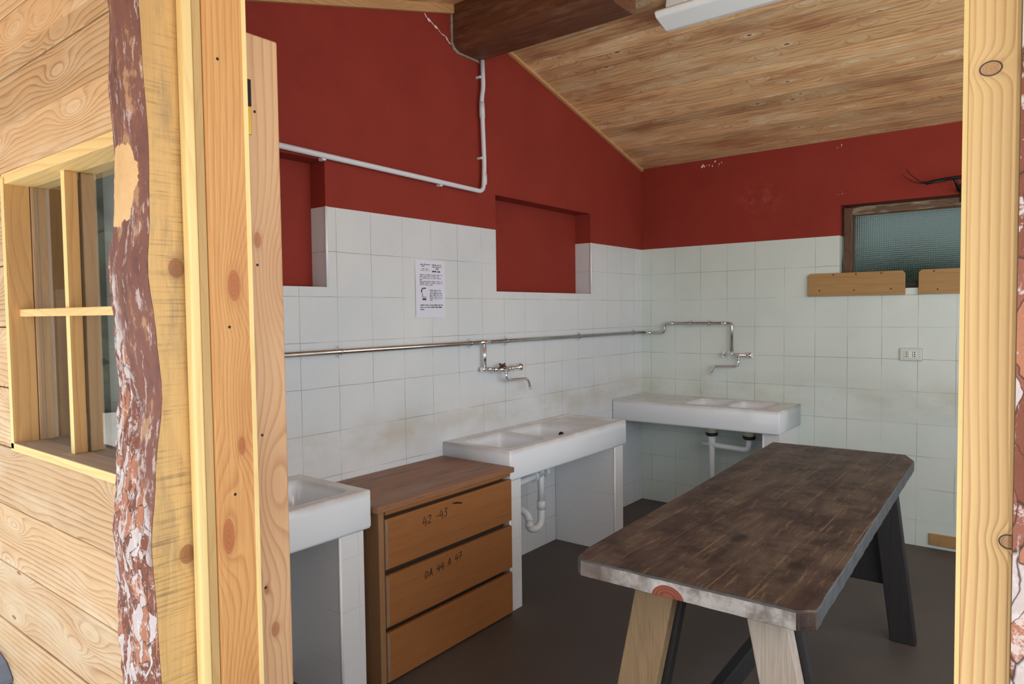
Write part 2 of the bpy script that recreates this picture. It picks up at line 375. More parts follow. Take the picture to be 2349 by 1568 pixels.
M_shelf = wood('oiled_fibre_board', lin(178, 140, 88), lin(140, 102, 58), 'x', freq=22, amp=0.015, knot=(0.17, 0.30), knotr=0.05,
               knotcol=lin(70, 44, 26), gs=0.5, fibre=0.4)
M_oldwood = wood('weathered_window_wood', lin(118, 92, 68), lin(48, 32, 22), 'x', freq=50, amp=0.02, knot=(0.2, 0.4), knotr=0.05, gs=0.8, fibre=0.5,
                 blotch=(lin(176, 160, 136), 0.7, 22.0))
M_oldwoodz = wood('weathered_window_stile', lin(108, 76, 52), lin(46, 28, 20), 'z', freq=50, amp=0.02, knot=(0.2, 0.4), knotr=0.05, gs=0.8, fibre=0.5)
M_drawer = wood('oak_veneer', lin(154, 100, 56), lin(128, 80, 42), 'y', freq=18, amp=0.02, knot=(0.9, 2.0), knotr=0.0, gs=0.35, fibre=0.4, rough=0.42, bump=0.08)
M_dside = wood('oak_veneer_side', lin(150, 112, 76), lin(122, 86, 56), 'z', freq=18, amp=0.02, knot=(0.9, 2.0), knotr=0.0, gs=0.35, fibre=0.45, rough=0.5, bump=0.08)
M_dtop = wood('worn_dresser_top', lin(150, 104, 72), lin(112, 72, 48), 'y', freq=16, amp=0.02, knot=(0.9, 2.0), knotr=0.0, gs=0.5, fibre=0.4, rough=0.5,
              blotch=(lin(70, 52, 42), 0.6, 7.0), pale=(lin(150, 128, 110), 0.5))
M_dgroove = plain('dark_groove', lin(58, 40, 24), 0.7)
def table_mat():
    t = NT('worn_dark_table_top'); v, x, y, z = t.coords()
    s = t.noise(t.comb(t.math('MULTIPLY', x, 60.0), t.math('MULTIPLY', y, 5.0), z), 1.0, 6, 0.75)
    n = t.noise(v, 5.5, 6, 0.7)
    n2 = t.noise(t.comb(t.math('MULTIPLY', x, 9.0), t.math('MULTIPLY', y, 1.6), z), 1.0, 4, 0.6)
    c = t.mix(t.ramp(n2, [(0.36, 0.0), (0.62, 1.0)]), lin(56, 37, 32), lin(92, 76, 63))
    c = t.mix(t.math('MULTIPLY', t.ramp(n, [(0.46, 0.0), (0.62, 1.0)]), 0.8), c, lin(34, 20, 18))
    c = t.mix(t.math('MULTIPLY', t.ramp(s, [(0.54, 0.0), (0.66, 1.0)]), 0.45), c, lin(156, 126, 98))
    wv = t.math('ADD', x, t.math('MULTIPLY', t.noise(t.comb(x, t.math('MULTIPLY', y, 1.0), z), 2.0, 2), 0.02))
    seam = t.line(wv, 0.118, 0.03, 0.0035)
    sg = t.ramp(t.noise(t.comb(t.math('MULTIPLY', x, 3.0), t.math('MULTIPLY', y, 2.0), z), 1.0, 3), [(0.45, 0.0), (0.6, 1.0)])
    c = t.mix(t.math('MULTIPLY', t.math('MULTIPLY', seam, sg), 0.6), c, lin(150, 122, 96))
    kv = t.voro(t.comb(t.math('DIVIDE', x, 0.22), t.math('DIVIDE', y, 0.42), t.math('MULTIPLY', z, 0.0)), 1.0)
    kn = t.ramp(kv.outputs['Distance'], [(0.07, 1.0), (0.14, 0.0)])
    c = t.mix(t.math('MULTIPLY', kn, 0.85), c, lin(30, 17, 15))
    # wear to pale wood along the right-hand long edge
    t.bump(t.math('ADD', s, t.math('MULTIPLY', seam, -0.6)), 0.35, 0.003)
    return t.base(c, t.math('ADD', 0.38, t.math('MULTIPLY', n, 0.25)), 0, 0.45)
M_table = table_mat()
def edge_mat():
    t = NT('worn_end_grain'); v, x, y, z = t.coords()
    n = t.noise(v, 14, 5, 0.7)
    c = t.mix(t.ramp(n, [(0.38, 0.0), (0.6, 1.0)]), lin(118, 110, 108), lin(186, 182, 180))
    # staves: one tone each
    wn = t.n('ShaderNodeTexWhiteNoise', noise_dimensions='1D'); t.put(wn.inputs['W'], t.math('FLOOR', t.math('DIVIDE', x, 0.085)))
    c = t.mix(t.math('MULTIPLY', wn.outputs[0], 0.35), c, lin(120, 112, 108))
    # the stave at the far left is dark-stained
    lf = t.ramp(t.math('ADD', x, t.math('MULTIPLY', n, 0.05)), [(0.20, 1.0), (0.27, 0.0)])
    c = t.mix(t.math('MULTIPLY', lf, 0.8), c, lin(96, 80, 76))
    # split knot
    dx = t.math('DIVIDE', t.math('SUBTRACT', x, 0.388), 0.048); dz = t.math('DIVIDE', t.math('ADD', z, 0.052), 0.038)
    rr = t.math('ADD', t.math('MULTIPLY', dx, dx), t.math('MULTIPLY', dz, dz))
    kn = t.ramp(rr, [(0.9, 1.0), (1.0, 0.0)])
    kc = t.ramp(t.math('FRACT', t.math('MULTIPLY', rr, 3.5)), [(0.0, lin(150, 82, 60)), (0.8, lin(122, 60, 44)), (1.0, lin(60, 34, 30))])
    c = t.mix(kn, c, kc)
    t.bump(n, 0.4, 0.003); return t.base(c, 0.7)
M_tedge = edge_mat()
M_tside = plain('worn_grey_table_side', lin(74, 77, 80), 0.6, var=0.25, scale=20)
M_tleg = wood('grey_worn_leg', lin(184, 172, 160), lin(134, 118, 106), 'z', freq=26, amp=0.01, knot=(0.4, 0.8), knotr=0.02, gs=0.5, fibre=0.5, blotch=(lin(176, 122, 90), 0.35, 7.0), seed=4.0)
M_tleg2 = wood('brown_worn_leg', lin(160, 134, 100), lin(112, 88, 64), 'z', freq=26, amp=0.01, knot=(0.4, 0.8), knotr=0.02, gs=0.5, fibre=0.5, seed=1.0)
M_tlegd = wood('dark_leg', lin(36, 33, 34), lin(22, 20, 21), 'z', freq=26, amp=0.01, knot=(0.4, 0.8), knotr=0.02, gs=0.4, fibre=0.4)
def bark_mat(name, flake, rightside=False):
    t = NT(name); v, x, y, z = t.coords()
    wv = t.noise(v, 9, 4)
    st = t.comb(t.math('ADD', t.math('MULTIPLY', x, 3.0), t.math('MULTIPLY', wv, 0.3)), t.math('MULTIPLY', y, 3.0), t.math('ADD', z, t.math('MULTIPLY', wv, 0.15)))
    n = t.noise(t.comb(t.math('MULTIPLY', x, 12.0), t.math('MULTIPLY', y, 12.0), t.math('MULTIPLY', z, 5.0)), 1.0, 5, 0.65)
    smooth = t.ramp(n, [(0.30, lin(92, 56, 54)), (0.47, lin(122, 82, 76)), (0.58, lin(132, 90, 78)), (0.62, lin(182, 142, 112)), (0.74, lin(150, 108, 86))])
    fl = t.voro(st, 16); edge = t.voro(st, 16, 'DISTANCE_TO_EDGE')
    wn = t.n('ShaderNodeTexWhiteNoise', noise_dimensions='3D'); t.put(wn.inputs['Vector'], fl.outputs['Position'])
    fc = t.ramp(wn.outputs[0], [(0.0, lin(126, 74, 58)), (0.35, lin(176, 118, 92)), (0.55, lin(146, 92, 76)), (0.75, lin(200, 190, 192))], 'CONSTANT')
    w2 = t.noise(v, 38, 6, 0.75)
    fc = t.mix(t.math('MULTIPLY', t.ramp(w2, [(0.53, 0.0), (0.59, 1.0)]), 0.75), fc, lin(222, 216, 218))
    fc = t.mix(t.ramp(edge.outputs[0], [(0.0, 1.0), (0.04, 0.0)]), fc, lin(64, 40, 36))
    # flaky bark low down and on the left flank, smooth bark above
    if rightside: gate = 1.0
    else:
        gz = t.math('ADD', t.math('MULTIPLY', t.math('SUBTRACT', 1.62, z), 1.3), t.math('MULTIPLY', t.math('SUBTRACT', -0.15, x), 4.2))
        gate = t.ramp(t.math('ADD', gz, t.math('MULTIPLY', t.noise(v, 8, 5, 0.7), 0.9)), [(0.40, 0.0), (0.62, 1.0)])
    c = t.mix(gate, smooth, fc)
    c2 = t.mix(t.math('MULTIPLY', t.ramp(t.noise(t.comb(t.math('MULTIPLY', x, 60.0), t.math('MULTIPLY', y, 60.0), t.math('MULTIPLY', z, 14.0)), 1.0, 5, 0.7), [(0.57, 0.0), (0.62, 1.0)]), 0.7), c, lin(206, 190, 188))
    c = c2
    if not rightside:               # a patch where the outer bark has come away
        dx = t.math('DIVIDE', t.math('SUBTRACT', x, -0.135), 0.100); dz = t.math('DIVIDE', t.math('SUBTRACT', z, 1.885), 0.098)
        nn = t.math('MULTIPLY', t.math('SUBTRACT', t.noise(v, 26, 4), 0.5), 1.5)
        m4 = t.math('ADD', t.math('POWER', t.math('ABSOLUTE', dx), 2.6), t.math('POWER', t.math('ABSOLUTE', dz), 2.6))
        pm = t.math('LESS_THAN', t.math('ADD', m4, nn), 0.95)
        c = t.mix(pm, c, t.mix(t.noise(v, 12, 3), lin(222, 180, 130), lin(236, 202, 150)))
    t.bump(t.math('ADD', t.math('MULTIPLY', n, 0.4), t.math('MULTIPLY', w2, 0.8)), 0.7, 0.006)
    return t.base(c, 0.8)
M_bark = bark_mat('larch_bark', 1)
M_bark2 = bark_mat('flaking_bark', 1, True)
def glass(name, rough=0.0, tint=(0.92, 0.95, 0.95, 1), tex=False):
    t = NT(name); v, x, y, z = t.coords()
    t.base(tint, rough); t.b.inputs['Transmission Weight'].default_value = 1; t.b.inputs['IOR'].default_value = 1.45
    if tex:
        sx = t.math('SINE', t.math('MULTIPLY', x, 2 * PI / 0.013)); sz = t.math('SINE', t.math('MULTIPLY', z, 2 * PI / 0.013))
        t.bump(t.math('MULTIPLY', t.math('ADD', sx, sz), 0.5), 1.0, 0.006)
    return t.m
M_glass = glass('clear_glass'); M_reed = glass('cross_reeded_glass', 0.10, (0.58, 0.68, 0.69, 1), True)

# ------------------------------------------------------------------ the setting
YF = -4.087                                     # outer face of the front boards
def zr(y): return 2.575 - 0.258 * y             # ceiling, back slope
def zl(y): return 3.100 - 0.285 * (-2.144 - y)  # ceiling, front slope
YR = -2.10                                      # ridge line
XR = 4.3
b = MB(); b.box(-1.3, XR, -4.05, 0.35, -0.12, 0.0); b.build('floor', M_floor, kind='structure')
b = MB(); b.box(-12, 16, -22, -4.05, -0.25, -0.10); b.box(XR, 16, -4.05, 14, -0.25, -0.10); b.box(-12, -1.3, -4.05, 14, -0.25, -0.10); b.box(-1.3, XR, 0.35, 14, -0.25, -0.1)
b.build('ground', M_ground, kind='structure')

# left wall (plane x = 0) with two blocked window niches, split at the tile line
b = MB()
N1 = (-3.66, -2.978, 1.603, 2.155); N2 = (-1.795, -0.755, 1.603, 2.157); TT = 1.956; D = -0.105; D2 = -0.125
ys = [-3.76, N1[0], N1[1], N2[0], N2[1], 0.0]
def quadA(y0, y1, z0, z1, m): b.face([(0, y0, z0), (0, y1, z0), (0, y1, z1), (0, y0, z1)], m)
for i in range(5):
    y0, y1 = ys[i], ys[i + 1]
    niche = i in (1, 3)
    quadA(y0, y1, 0, N1[2] if niche else TT, M_tileA)
    zt0 = N1[3] if niche else TT
    # upper part follows the roof slopes
    pts = [(0, y0, zt0), (0, y1, zt0)]
    f = lambda y: zl(y) if y < YR else zr(y)
    pts.append((0, y1, f(y1) + 0.03))
    if y0 < YR < y1: pts.append((0, YR, zr(YR) + 0.03))
    pts.append((0, y0, f(y0) + 0.03))
    b.face(pts, M_red)
for (n, d) in ((N1, D), (N2, D2)):
    b.face([(d, n[0], n[2]), (d, n[1], n[2]), (d, n[1], n[3]), (d, n[0], n[3])], M_red)
    b.face([(0, n[1], n[2]), (d, n[1], n[2]), (d, n[1], TT), (0, n[1], TT)], M_tileA)
    b.face([(0, n[1], TT), (d, n[1], TT), (d, n[1], n[3]), (0, n[1], n[3])], M_red)
    b.face([(d, n[0], n[2]), (0, n[0], n[2]), (0, n[0], TT), (d, n[0], TT)], M_tileA)
    b.face([(d, n[0], TT), (0, n[0], TT), (0, n[0], n[3]), (d, n[0], n[3])], M_red)
    b.face([(d, n[0], n[2]), (d, n[1], n[2]), (0, n[1], n[2]), (0, n[0], n[2])], M_tileA)
    b.face([(0, n[0], n[3]), (0, n[1], n[3]), (d, n[1], n[3]), (d, n[0], n[3])], M_red)
# outer skin and ends so that the wall is a solid
b.face([(-0.30, -3.76, 0), (-0.30, 0.3, 0), (-0.30, 0.3, 3.0), (-0.30, YR, 3.15), (-0.30, -3.76, 2.7)], M_plaster)
b.face([(0, -3.76, 0), (-0.3, -3.76, 0), (-0.3, -3.76, 2.66), (0, -3.76, 2.66)], M_tileA)
wl = b.build('wall_left', kind='structure')
for (n, d) in ((N1, D), (N2, D2)):
    t = MB(); t.tube([(0.002, n[1], n[2]), (0.002, n[1], TT)], 0.006, 8, m=M_bead); t.build('corner_bead', None, wl)
# hairline plaster crack by the beam
t = MB()
ck = [(-2.345, 2.995), (-2.325, 2.975), (-2.30, 2.968), (-2.275, 2.955), (-2.25, 2.948), (-2.225, 2.93), (-2.19, 2.925), (-2.17, 2.905), (-2.152, 2.895)]
for (a, c), wd in zip(zip(ck, ck[1:]), (.004, .009, .003, .008, .002, .003, .005, .004)):
    d = Vector((0, c[0] - a[0], c[1] - a[1])); nrm = Vector((0, -d.z, d.y)).normalized() * wd
    A_, B_ = Vector((0.0015, a[0], a[1])), Vector((0.0015, c[0], c[1]))
    t.prism([A_ - nrm * .4, A_ + (B_ - A_) * .5 - nrm, B_ - nrm * .3, B_ + nrm * .3, A_ + (B_ - A_) * .4 + nrm * .8, A_ + nrm * .4], (0.001, 0, 0))
t.build('plaster_crack', M_plaswhite, wl)

# return of the left wall towards the front corner, seen through the window
b = MB()
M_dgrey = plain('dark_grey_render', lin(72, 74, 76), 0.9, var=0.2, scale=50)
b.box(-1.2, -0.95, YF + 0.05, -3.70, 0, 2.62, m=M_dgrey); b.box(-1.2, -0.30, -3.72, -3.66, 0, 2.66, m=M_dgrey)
b.box(-0.952, -0.74, -3.78, -3.721, 0, 1.60, m=M_tileA)
b.build('wall_alcove', kind='structure')

# back wall (plane y = 0) with window opening
b = MB()
WX0, WX1, WZ0, WZ1 = 1.432, 2.62, 1.603, 2.150
def quadB(x0, x1, z0, z1, m, yy=0.0): b.face([(x0, yy, z0), (x0, yy, z1), (x1, yy, z1), (x1, yy, z0)], m)
quadB(0, WX0, 0, TT, M_tileB); quadB(WX0, WX1, 0, WZ0, M_tileB); quadB(WX1, XR, 0, TT, M_tileB)
quadB(0, WX0, TT, 2.60, M_red); quadB(WX0, WX1, WZ1, 2.60, M_red); quadB(WX1, XR, TT, 2.60, M_red)
for (x0, sgn) in ((WX0, 1), (WX1, -1)):
    b.face([(x0, 0, WZ0), (x0, 0.30, WZ0), (x0, 0.30, TT), (x0, 0, TT)], M_tileB)
    b.face([(x0, 0, TT), (x0, 0.30, TT), (x0, 0.30, WZ1), (x0, 0, WZ1)], M_red)
b.face([(WX0, 0, WZ0), (WX1, 0, WZ0), (WX1, 0.3, WZ0), (WX0, 0.3, WZ0)], M_tileB)
b.face([(WX0, 0, WZ1), (WX1, 0, WZ1), (WX1, 0.3, WZ1), (WX0, 0.3, WZ1)], M_red)
quadB(-0.3, WX0, 0, 2.60, M_plaster, 0.3); quadB(WX0, WX1, 0, WZ0, M_plaster, 0.3); quadB(WX1, XR, 0, 2.60, M_plaster, 0.3); quadB(WX0, WX1, WZ1, 2.60, M_plaster, 0.3)
wb = b.build('wall_back', kind='structure')
t = MB()
for (x0, z0, s_) in ((0.50, 2.552, 1), (0.545, 2.545, .6), (0.59, 2.55, .7), (0.63, 2.54, .5), (1.42, 2.54, .5), (1.435, 2.243, .3)):
    for k in range(4):
        px_, pz_ = x0 + random.uniform(-.02, .02), z0 + random.uniform(-.03, .005)
        r_ = 0.006 * s_ * random.uniform(.5, 1.2)
        t.prism([(px_ + r_ * math.cos(a_) * random.uniform(.6, 1.2), -0.0005, pz_ + 1.6 * r_ * math.sin(a_)) for a_ in [i * PI / 3 for i in range(6)]], (0, -0.001, 0))
t.build('paint_chip', M_plaswhite, wb)

# unseen right wall: parapet below, left open above to let light in
b = MB(); b.box(XR, XR + 0.25, -3.95, 0.3, 0, 0.85); b.box(XR, XR + 0.25, -0.5, 0.3, 0.85, 2.6); b.build('wall_right', M_plaster, kind='structure')

# ceiling: two board-lined slopes, roof on top
b = MB()
EAV = -5.35
b.prism([(-0.35, 0.45, zr(0.45)), (-0.35, YR, zr(YR)), (-0.35, YR, zr(YR) + 0.06), (-0.35, 0.45, zr(0.45) + 0.06)], (XR + 0.75, 0, 0))
b.prism([(-1.4, YR, zl(YR)), (-1.4, EAV, zl(EAV)), (-1.4, EAV, zl(EAV) + 0.06), (-1.4, YR, zl(YR) + 0.06)], (XR + 1.8, 0, 0))
b.build('ceiling', M_ceil, kind='structure')
def strip(name, y0, y1, zf, h, m, n):
    t = MB(); t.prism([(0.0, y0, zf(y0) - h), (0.0, y1, zf(y1) - h), (0.0, y1, zf(y1) + 0.01), (0.0, y0, zf(y0) + 0.01)], (0.022, 0, 0), 0.002)
    t.build(name, m, kind='structure')
strip('trim_1', 0.0, YR + 0.02, zr, 0.018, M_trim, 1)
strip('trim_2', YR - 0.02, -3.76, zl, 0.045, M_trim, 1)

# front wall: horizontal boards left of the doorway, window hole, plain boards to the right
WIN = (-0.245, 0.74, 1.06, 1.93)
b = MB()
zs = [-0.1, 0.175, 0.395, 0.61, 0.825, 1.035, 1.243, 1.452, 1.66, 1.965, 2.271, 2.459, 2.66]
for z0, z1 in zip(zs, zs[1:]):
    dy = random.uniform(-0.002, 0.002)
    segs = [(-1.6, 0.968)]
    if z1 > WIN[2] and z0 < WIN[3]:
        lo, hi = WIN[0] - 0.028, WIN[1] + 0.02
        if z0 < WIN[2] < z1 or z0 < WIN[3] < z1: pass
        segs = [(-1.6, lo), (hi, 0.968)]
    for (x0, x1) in segs: b.box(x0, x1, YF + dy, YF + 0.03, z0 + 0.002, z1 - 0.002, 0.003)
    for (x0, x1) in ([(2.60, 2.83), (4.13, XR + 0.2)] if z1 > 0.9 and z0 < 2.2 else [(2.60, XR + 0.2)]):  # unseen gap right of the doorway, cut to let fill light in
        b.box(x0, x1, YF + dy, YF + 0.03, z0 + 0.002, z1 - 0.002, 0.003)
wf = b.build('wall_front', M_facade, kind='structure')
t = MB()
t.box(-1.3, WIN[0] - 0.02, YF + 0.031, -3.95, 0, 2.5); t.box(WIN[1] + 0.02, 0.955, YF + 0.031, -3.95, 0, 2.5)
t.box(WIN[0] - 0.02, WIN[1] + 0.02, YF + 0.031, -3.95, 0, WIN[2] - 0.02); t.box(WIN[0] - 0.02, WIN[1] + 0.02, YF + 0.031, -3.95, WIN[3] + 0.02, 2.5)
t.box(2.60, 2.83, YF + 0.031, -3.95, 0, 2.5); t.box(4.13, XR + 0.2, YF + 0.031, -3.95, 0, 2.5); t.box(2.83, 4.13, YF + 0.031, -3.95, 0, 0.83); t.box(2.83, 4.13, YF + 0.031, -3.95, 2.28, 2.5); t.box(0.955, 2.60, YF + 0.031, -3.95, 2.42, 2.5)
t.build('inner_lining', M_plaster, wf)

# window_1: board reveals, glass, double muntins
w1 = thing('window_1', None, None, (0.25, YF, 1.06), kind='structure')
x0, x1, z0, z1 = WIN
t = MB(); t.box(x0 - 0.026, x0, YF - 0.004, -4.018, z0 - 0.02, z1 + 0.02, 0.003, m=M_frame)
t.build('outer_jamb', None, w1)
t = MB(); t.box(x1, x1 + 0.018, YF - 0.004, -4.018, z0 - 0.02, z1 + 0.02, 0.003, m=M_frame); t.build('outer_jamb', None, w1)
t = MB(); t.box(x0 - 0.027, x0 - 0.0005, YF - 0.0075, YF - 0.004, z0 - 0.02, z1 + 0.02, 0.001); t.build('lit_edge', M_cream, w1)  # thin cream strip painting the light on the jamb's front edge
for (a_, c_) in ((x0 - 0.026, x0 + 0.003), (x1 - 0.003, x1 + 0.018)):
    t = MB(); t.box(a_, c_, -4.016, -3.968, z0, z1, 0.002); t.build('inner_jamb', M_framein, w1)
t = MB(); t.box(x0 - 0.03, x1 + 0.02, YF - 0.003, -3.955, z1, z1 + 0.035, 0.002); t.build('head_board', M_creamx, w1)
t = MB(); t.box(x0 - 0.028, x1 + 0.02, YF - 0.004, -3.94, z0 - 0.026, z0, 0.001); t.build('window_sill', M_sill, w1)
t = MB(); t.box(x0 - 0.028, x1 + 0.02, YF - 0.0075, YF - 0.004, z0 - 0.027, z0 - 0.0005, 0.001); t.build('sill_lit_edge', M_creamx, w1)  # thin cream strip painting the light on the sill's front
t = MB(); t.box(0.115, 0.142, -4.047, -4.010, z0, z1, 0.003, m=M_frame); t.build('muntin', None, w1)
t = MB(); t.box(0.1145, 0.1425, -4.0485, -4.0465, z0, z1, 0.0008); t.build('muntin_lit_face', M_cream, w1)  # cream overlay painting the light on the muntin's front
t = MB(); t.box(0.116, 0.142, -3.998, -3.955, z0, z1, 0.003); t.build('inner_muntin', M_framein, w1)
t = MB(); t.box(x0, x1, -4.062, -4.043, 1.487, 1.512, 0.003); t.build('crossbar', M_creamx, w1)
t = MB(); t.box(x0 + 0.001, x1 - 0.001, -4.007, -4.003, z0 + 0.001, z1 - 0.001); t.build('pane', M_glass, w1)

# door_1: the doorway timbers
d1 = thing('door_1', None, None, (1.7, -4.03, 0.0), kind='structure')
t = MB(); t.box(0.974, 1.003, -4.110, -4.087, -0.1, 2.45, 0.005, seg=3); t.build('door_stop', M_cream, d1)  # bright half of the stop, its light carried by the cream colour
t = MB(); t.box(0.972, 0.999, -4.086, -4.0655, -0.1, 2.45, 0.002); t.build('door_batten', M_tan, d1)  # tan half added so the stop's side looks shaded
t = MB(); t.box(1.0015, 1.004, -3.969, -3.957, -0.1, 2.45, 0.001); t.build('lit_edge', M_cream, d1)  # painted highlight along the back edge of the left jamb
t = MB(); t.box(2.4448, 2.4490, -4.1062, -4.1048, -0.1, 2.45, 0.0005); t.build('lit_edge', M_cream, d1)  # painted highlight along the left edge of the right jamb
t = MB(); t.box(0.972, 1.002, -4.064, -3.956, -0.1, 2.45, 0.004); t.build('jamb', M_jamb, d1)
t = MB(); t.box(0.925, 0.952, -3.954, -3.838, 0.0, 2.175, 0.006, seg=3); t.build('lining_board', M_liner, d1)
for (yy, zz, xx) in ((-4.03, 2.068, 1.0022), (-4.02, 1.455, 1.0022), (-4.018, 1.06, 1.0022), (-3.908, 1.985, .9522), (-3.912, 1.607, .9522), (-3.912, 1.18, .9522), (-3.914, .79, .9522)):
    t = MB(); t.tube([(xx - 0.002, yy, zz), (xx + 0.0006, yy, zz)], 0.0035, 12); t.build('nail_hole', M_ink, d1)
t = MB(); t.box(0.9515, 0.956, -3.935, -3.918, 1.995, 2.06, 0.001, m=M_iron); t.build('hinge', None, d1)
t = MB(); t.box(0.9515, 0.956, -3.935, -3.919, 1.925, 1.994, 0.001, m=M_brass); t.tube([(0.9545, -3.93, 1.96), (0.9595, -3.93, 1.96)], 0.004, 10, m=M_brass); t.build('hinge_leaf', None, d1)
t = MB(); t.box(2.4455, 2.4895, -4.105, -3.99, -0.1, 2.45, 0.004, seg=2); o = t.build('jamb', M_rpost, d1)
# knot of the right-hand jamb: an inlaid oval
for (kx, kz, rx, rz) in ((2.466, 1.700, 0.0085, 0.0065), (2.486, 1.262, 0.0075, 0.0065)):
    t = MB(); t.tube([(kx + rx * math.cos(a_), -4.1052, kz + rz * math.sin(a_)) for a_ in [i * PI / 10 for i in range(21)] if kx + rx * math.cos(a_) < 2.4885], 0.0006, 6)
    t.build('knot', plain('knot_rim', lin(92, 78, 84), 0.7), d1)

# ------------------------------------------------------------------ bark slab posts
def slab(name, label, xs0, xs1, yb, depth, mat, sawn, orient, zt=2.62, ed=None):
    root = thing(name, label, 'post', (xs1(0), -4.087, -0.1))
    t = MB(); b2 = bmesh.new(); NA, NZ = 34, 420
    rows = []
    for j in range(NZ + 1):
        z = -0.1 + (zt + 0.1) * j / NZ
        yb_ = yb(z); x0 = xs0(z) if callable(xs0) else xs0; x1 = xs1(z)
        row = []
        for i in range(NA + 1):
            a_ = i / NA
            # profile: from the sawn edge round to the boards
            if orient > 0:   # sawn edge at right (x1)
                x = x1 + (x0 - x1) * (1 - math.cos(a_ * PI / 2)) ** 0.8 if False else x1 + (x0 - x1) * a_
                prof = math.sqrt(max(0.0, 1 - max(0, (a_ - 0.35) / 0.65) ** 2.3))
                bulge = 0.012 * math.sin(min(1, a_ / 0.5) * PI)
                y = -4.088 + (yb_ - (-4.088)) * prof - bulge
            else:
                x = x0 + (x1 - x0) * a_
                prof = math.sqrt(max(0.0, 1 - max(0, (a_ - 0.35) / 0.65) ** 2.3)); y = -4.088 + (yb_ + 4.088) * prof
            p = Vector((x, y, z))
            k = min(1, a_ * 6) * min(1, (1 - a_) * 8 + 0.2)
            n1 = noise.noise(Vector((x * 9, y * 9, z * 4))) * 0.012
            n2 = noise.fractal(Vector((x * 40, y * 40, z * 22)), 0.8, 2.1, 4) * 0.0035
            low_ = 1.0 if z < 1.4 else 0.35
            q = n1 + n2 * (0.4 + low_)
            p += Vector((-0.3 * orient, -1, 0)) * q * k
            row.append(b2.verts.new(p))
        rows.append(row)
    for r0, r1 in zip(rows, rows[1:]):
        for i in range(NA):
            f = b2.faces.new((r0[i], r0[i + 1], r1[i + 1], r1[i])); f.smooth = True
    t.merge(b2); t.build('bark', mat, root)
    if sawn:
        t = MB(); b3 = bmesh.new(); rows2 = []
        for j in range(0, NZ + 1, 6):
            z = -0.1 + (zt + 0.1) * j / NZ; yb_ = yb(z); x1 = xs1(z)
            rows2.append([b3.verts.new((x1 + 0.0004, yb_ + 0.0005 + (-4.088 - yb_) * i / 6, z)) for i in range(7)])
        for r0, r1 in zip(rows2, rows2[1:]):
            for i in range(6): b3.faces.new((r0[i], r0[i + 1], r1[i + 1], r1[i]))
        t.merge(b3); t.box(0.80, 0.9695, -4.11, -4.0885, -0.1, zt); t.build('sawn_face', sawn, root)
    return root
_cp = [(-0.2, -4.19), (0.6, -4.186), (0.80, -4.192), (0.98, -4.199), (1.12, -4.186), (1.314, -4.165), (1.45, -4.174), (1.58, -4.187), (1.70, -4.179), (1.85, -4.176), (2.065, -4.184), (2.25, -4.190), (2.7, -4.19)]
def spline(cp):
    def f(z):
        for (a, va), (c, vc) in zip(cp, cp[1:]):
            if z <= c:
                u_ = (z - a) / (c - a); u_ = u_ * u_ * (3 - 2 * u_); return va + (vc - va) * u_
        return cp[-1][1]
    return f
slab('bark_slab_post', 'rough vertical slab post with purple-brown bark and sawn face left of the doorway',
     spline([(-0.2, 0.625), (0.74, 0.650), (1.2, 0.655), (1.5, 0.672), (1.62, 0.655), (1.72, 0.69), (1.9, 0.70), (2.13, 0.705), (2.7, 0.70)]), lambda z: 0.970, spline(_cp), 0.1, M_bark, M_sawn, 1)
slab('bark_slab_post', 'flaking bark slab post at the right edge of the doorway', 2.491, lambda z: 2.70, lambda z: -4.170, 0.1, M_bark2, None, -1)

# weathered blue-grey outdoor fitting in the lower left corner
f_ = thing('outdoor_fitting', 'blue-grey rounded fitting with a dark hole low on the board wall', 'fitting', (-0.47, YF - 0.002, 0.10))
t = MB(); t.box(-0.60, -0.395, YF - 0.055, YF - 0.003, 0.10, 0.215, 0.02, seg=4); t.build('body', plain('pale_blue_plastic', lin(176, 190, 200), 0.5), f_)
t = MB(); t.prism([(-0.62, YF - 0.075, 0.205), (-0.62, YF - 0.075, 0.248), (-0.50, YF - 0.075, 0.262), (-0.43, YF - 0.075, 0.245), (-0.375, YF - 0.075, 0.205), (-0.378, YF - 0.075, 0.185), (-0.43, YF - 0.075, 0.212)], (0, 0.072, 0), 0.004)
t.build('hood', plain('blue_grey_plastic', lin(112, 126, 150), 0.5), f_)
t = MB(); t.tube([(-0.478, YF - 0.058, 0.165), (-0.478, YF - 0.050, 0.165)], 0.012, 16); t.build('hole', M_blackr, f_)

# ------------------------------------------------------------------ ridge beam, lamp
bm_ = thing('ceiling_beam', 'dark brown stained ridge beam set into the red wall', 'beam', (0.0, -2.03, 2.868))
prof = [(-2.145, 3.10), (-2.145, 2.905), (-2.125, 2.880), (-2.095, 2.868), (-1.925, 2.868), (-1.905, 2.880), (-1.895, 2.90), (-1.895, 3.05)]
t = MB(); t.prism([(-0.02, y, z) for y, z in prof], (0.972, 0, 0), 0.004); t.build('timber', M_beam, bm_)
t = MB(); t.prism([(0.0, y - 0.011 if y < -2 else y + 0.006, z - 0.009) for y, z in prof], (0.012, 0, 0), 0.003); t.build('plaster_collar', plain('plaster_smear', lin(150, 128, 116), 0.9, var=0.5, scale=70), bm_)

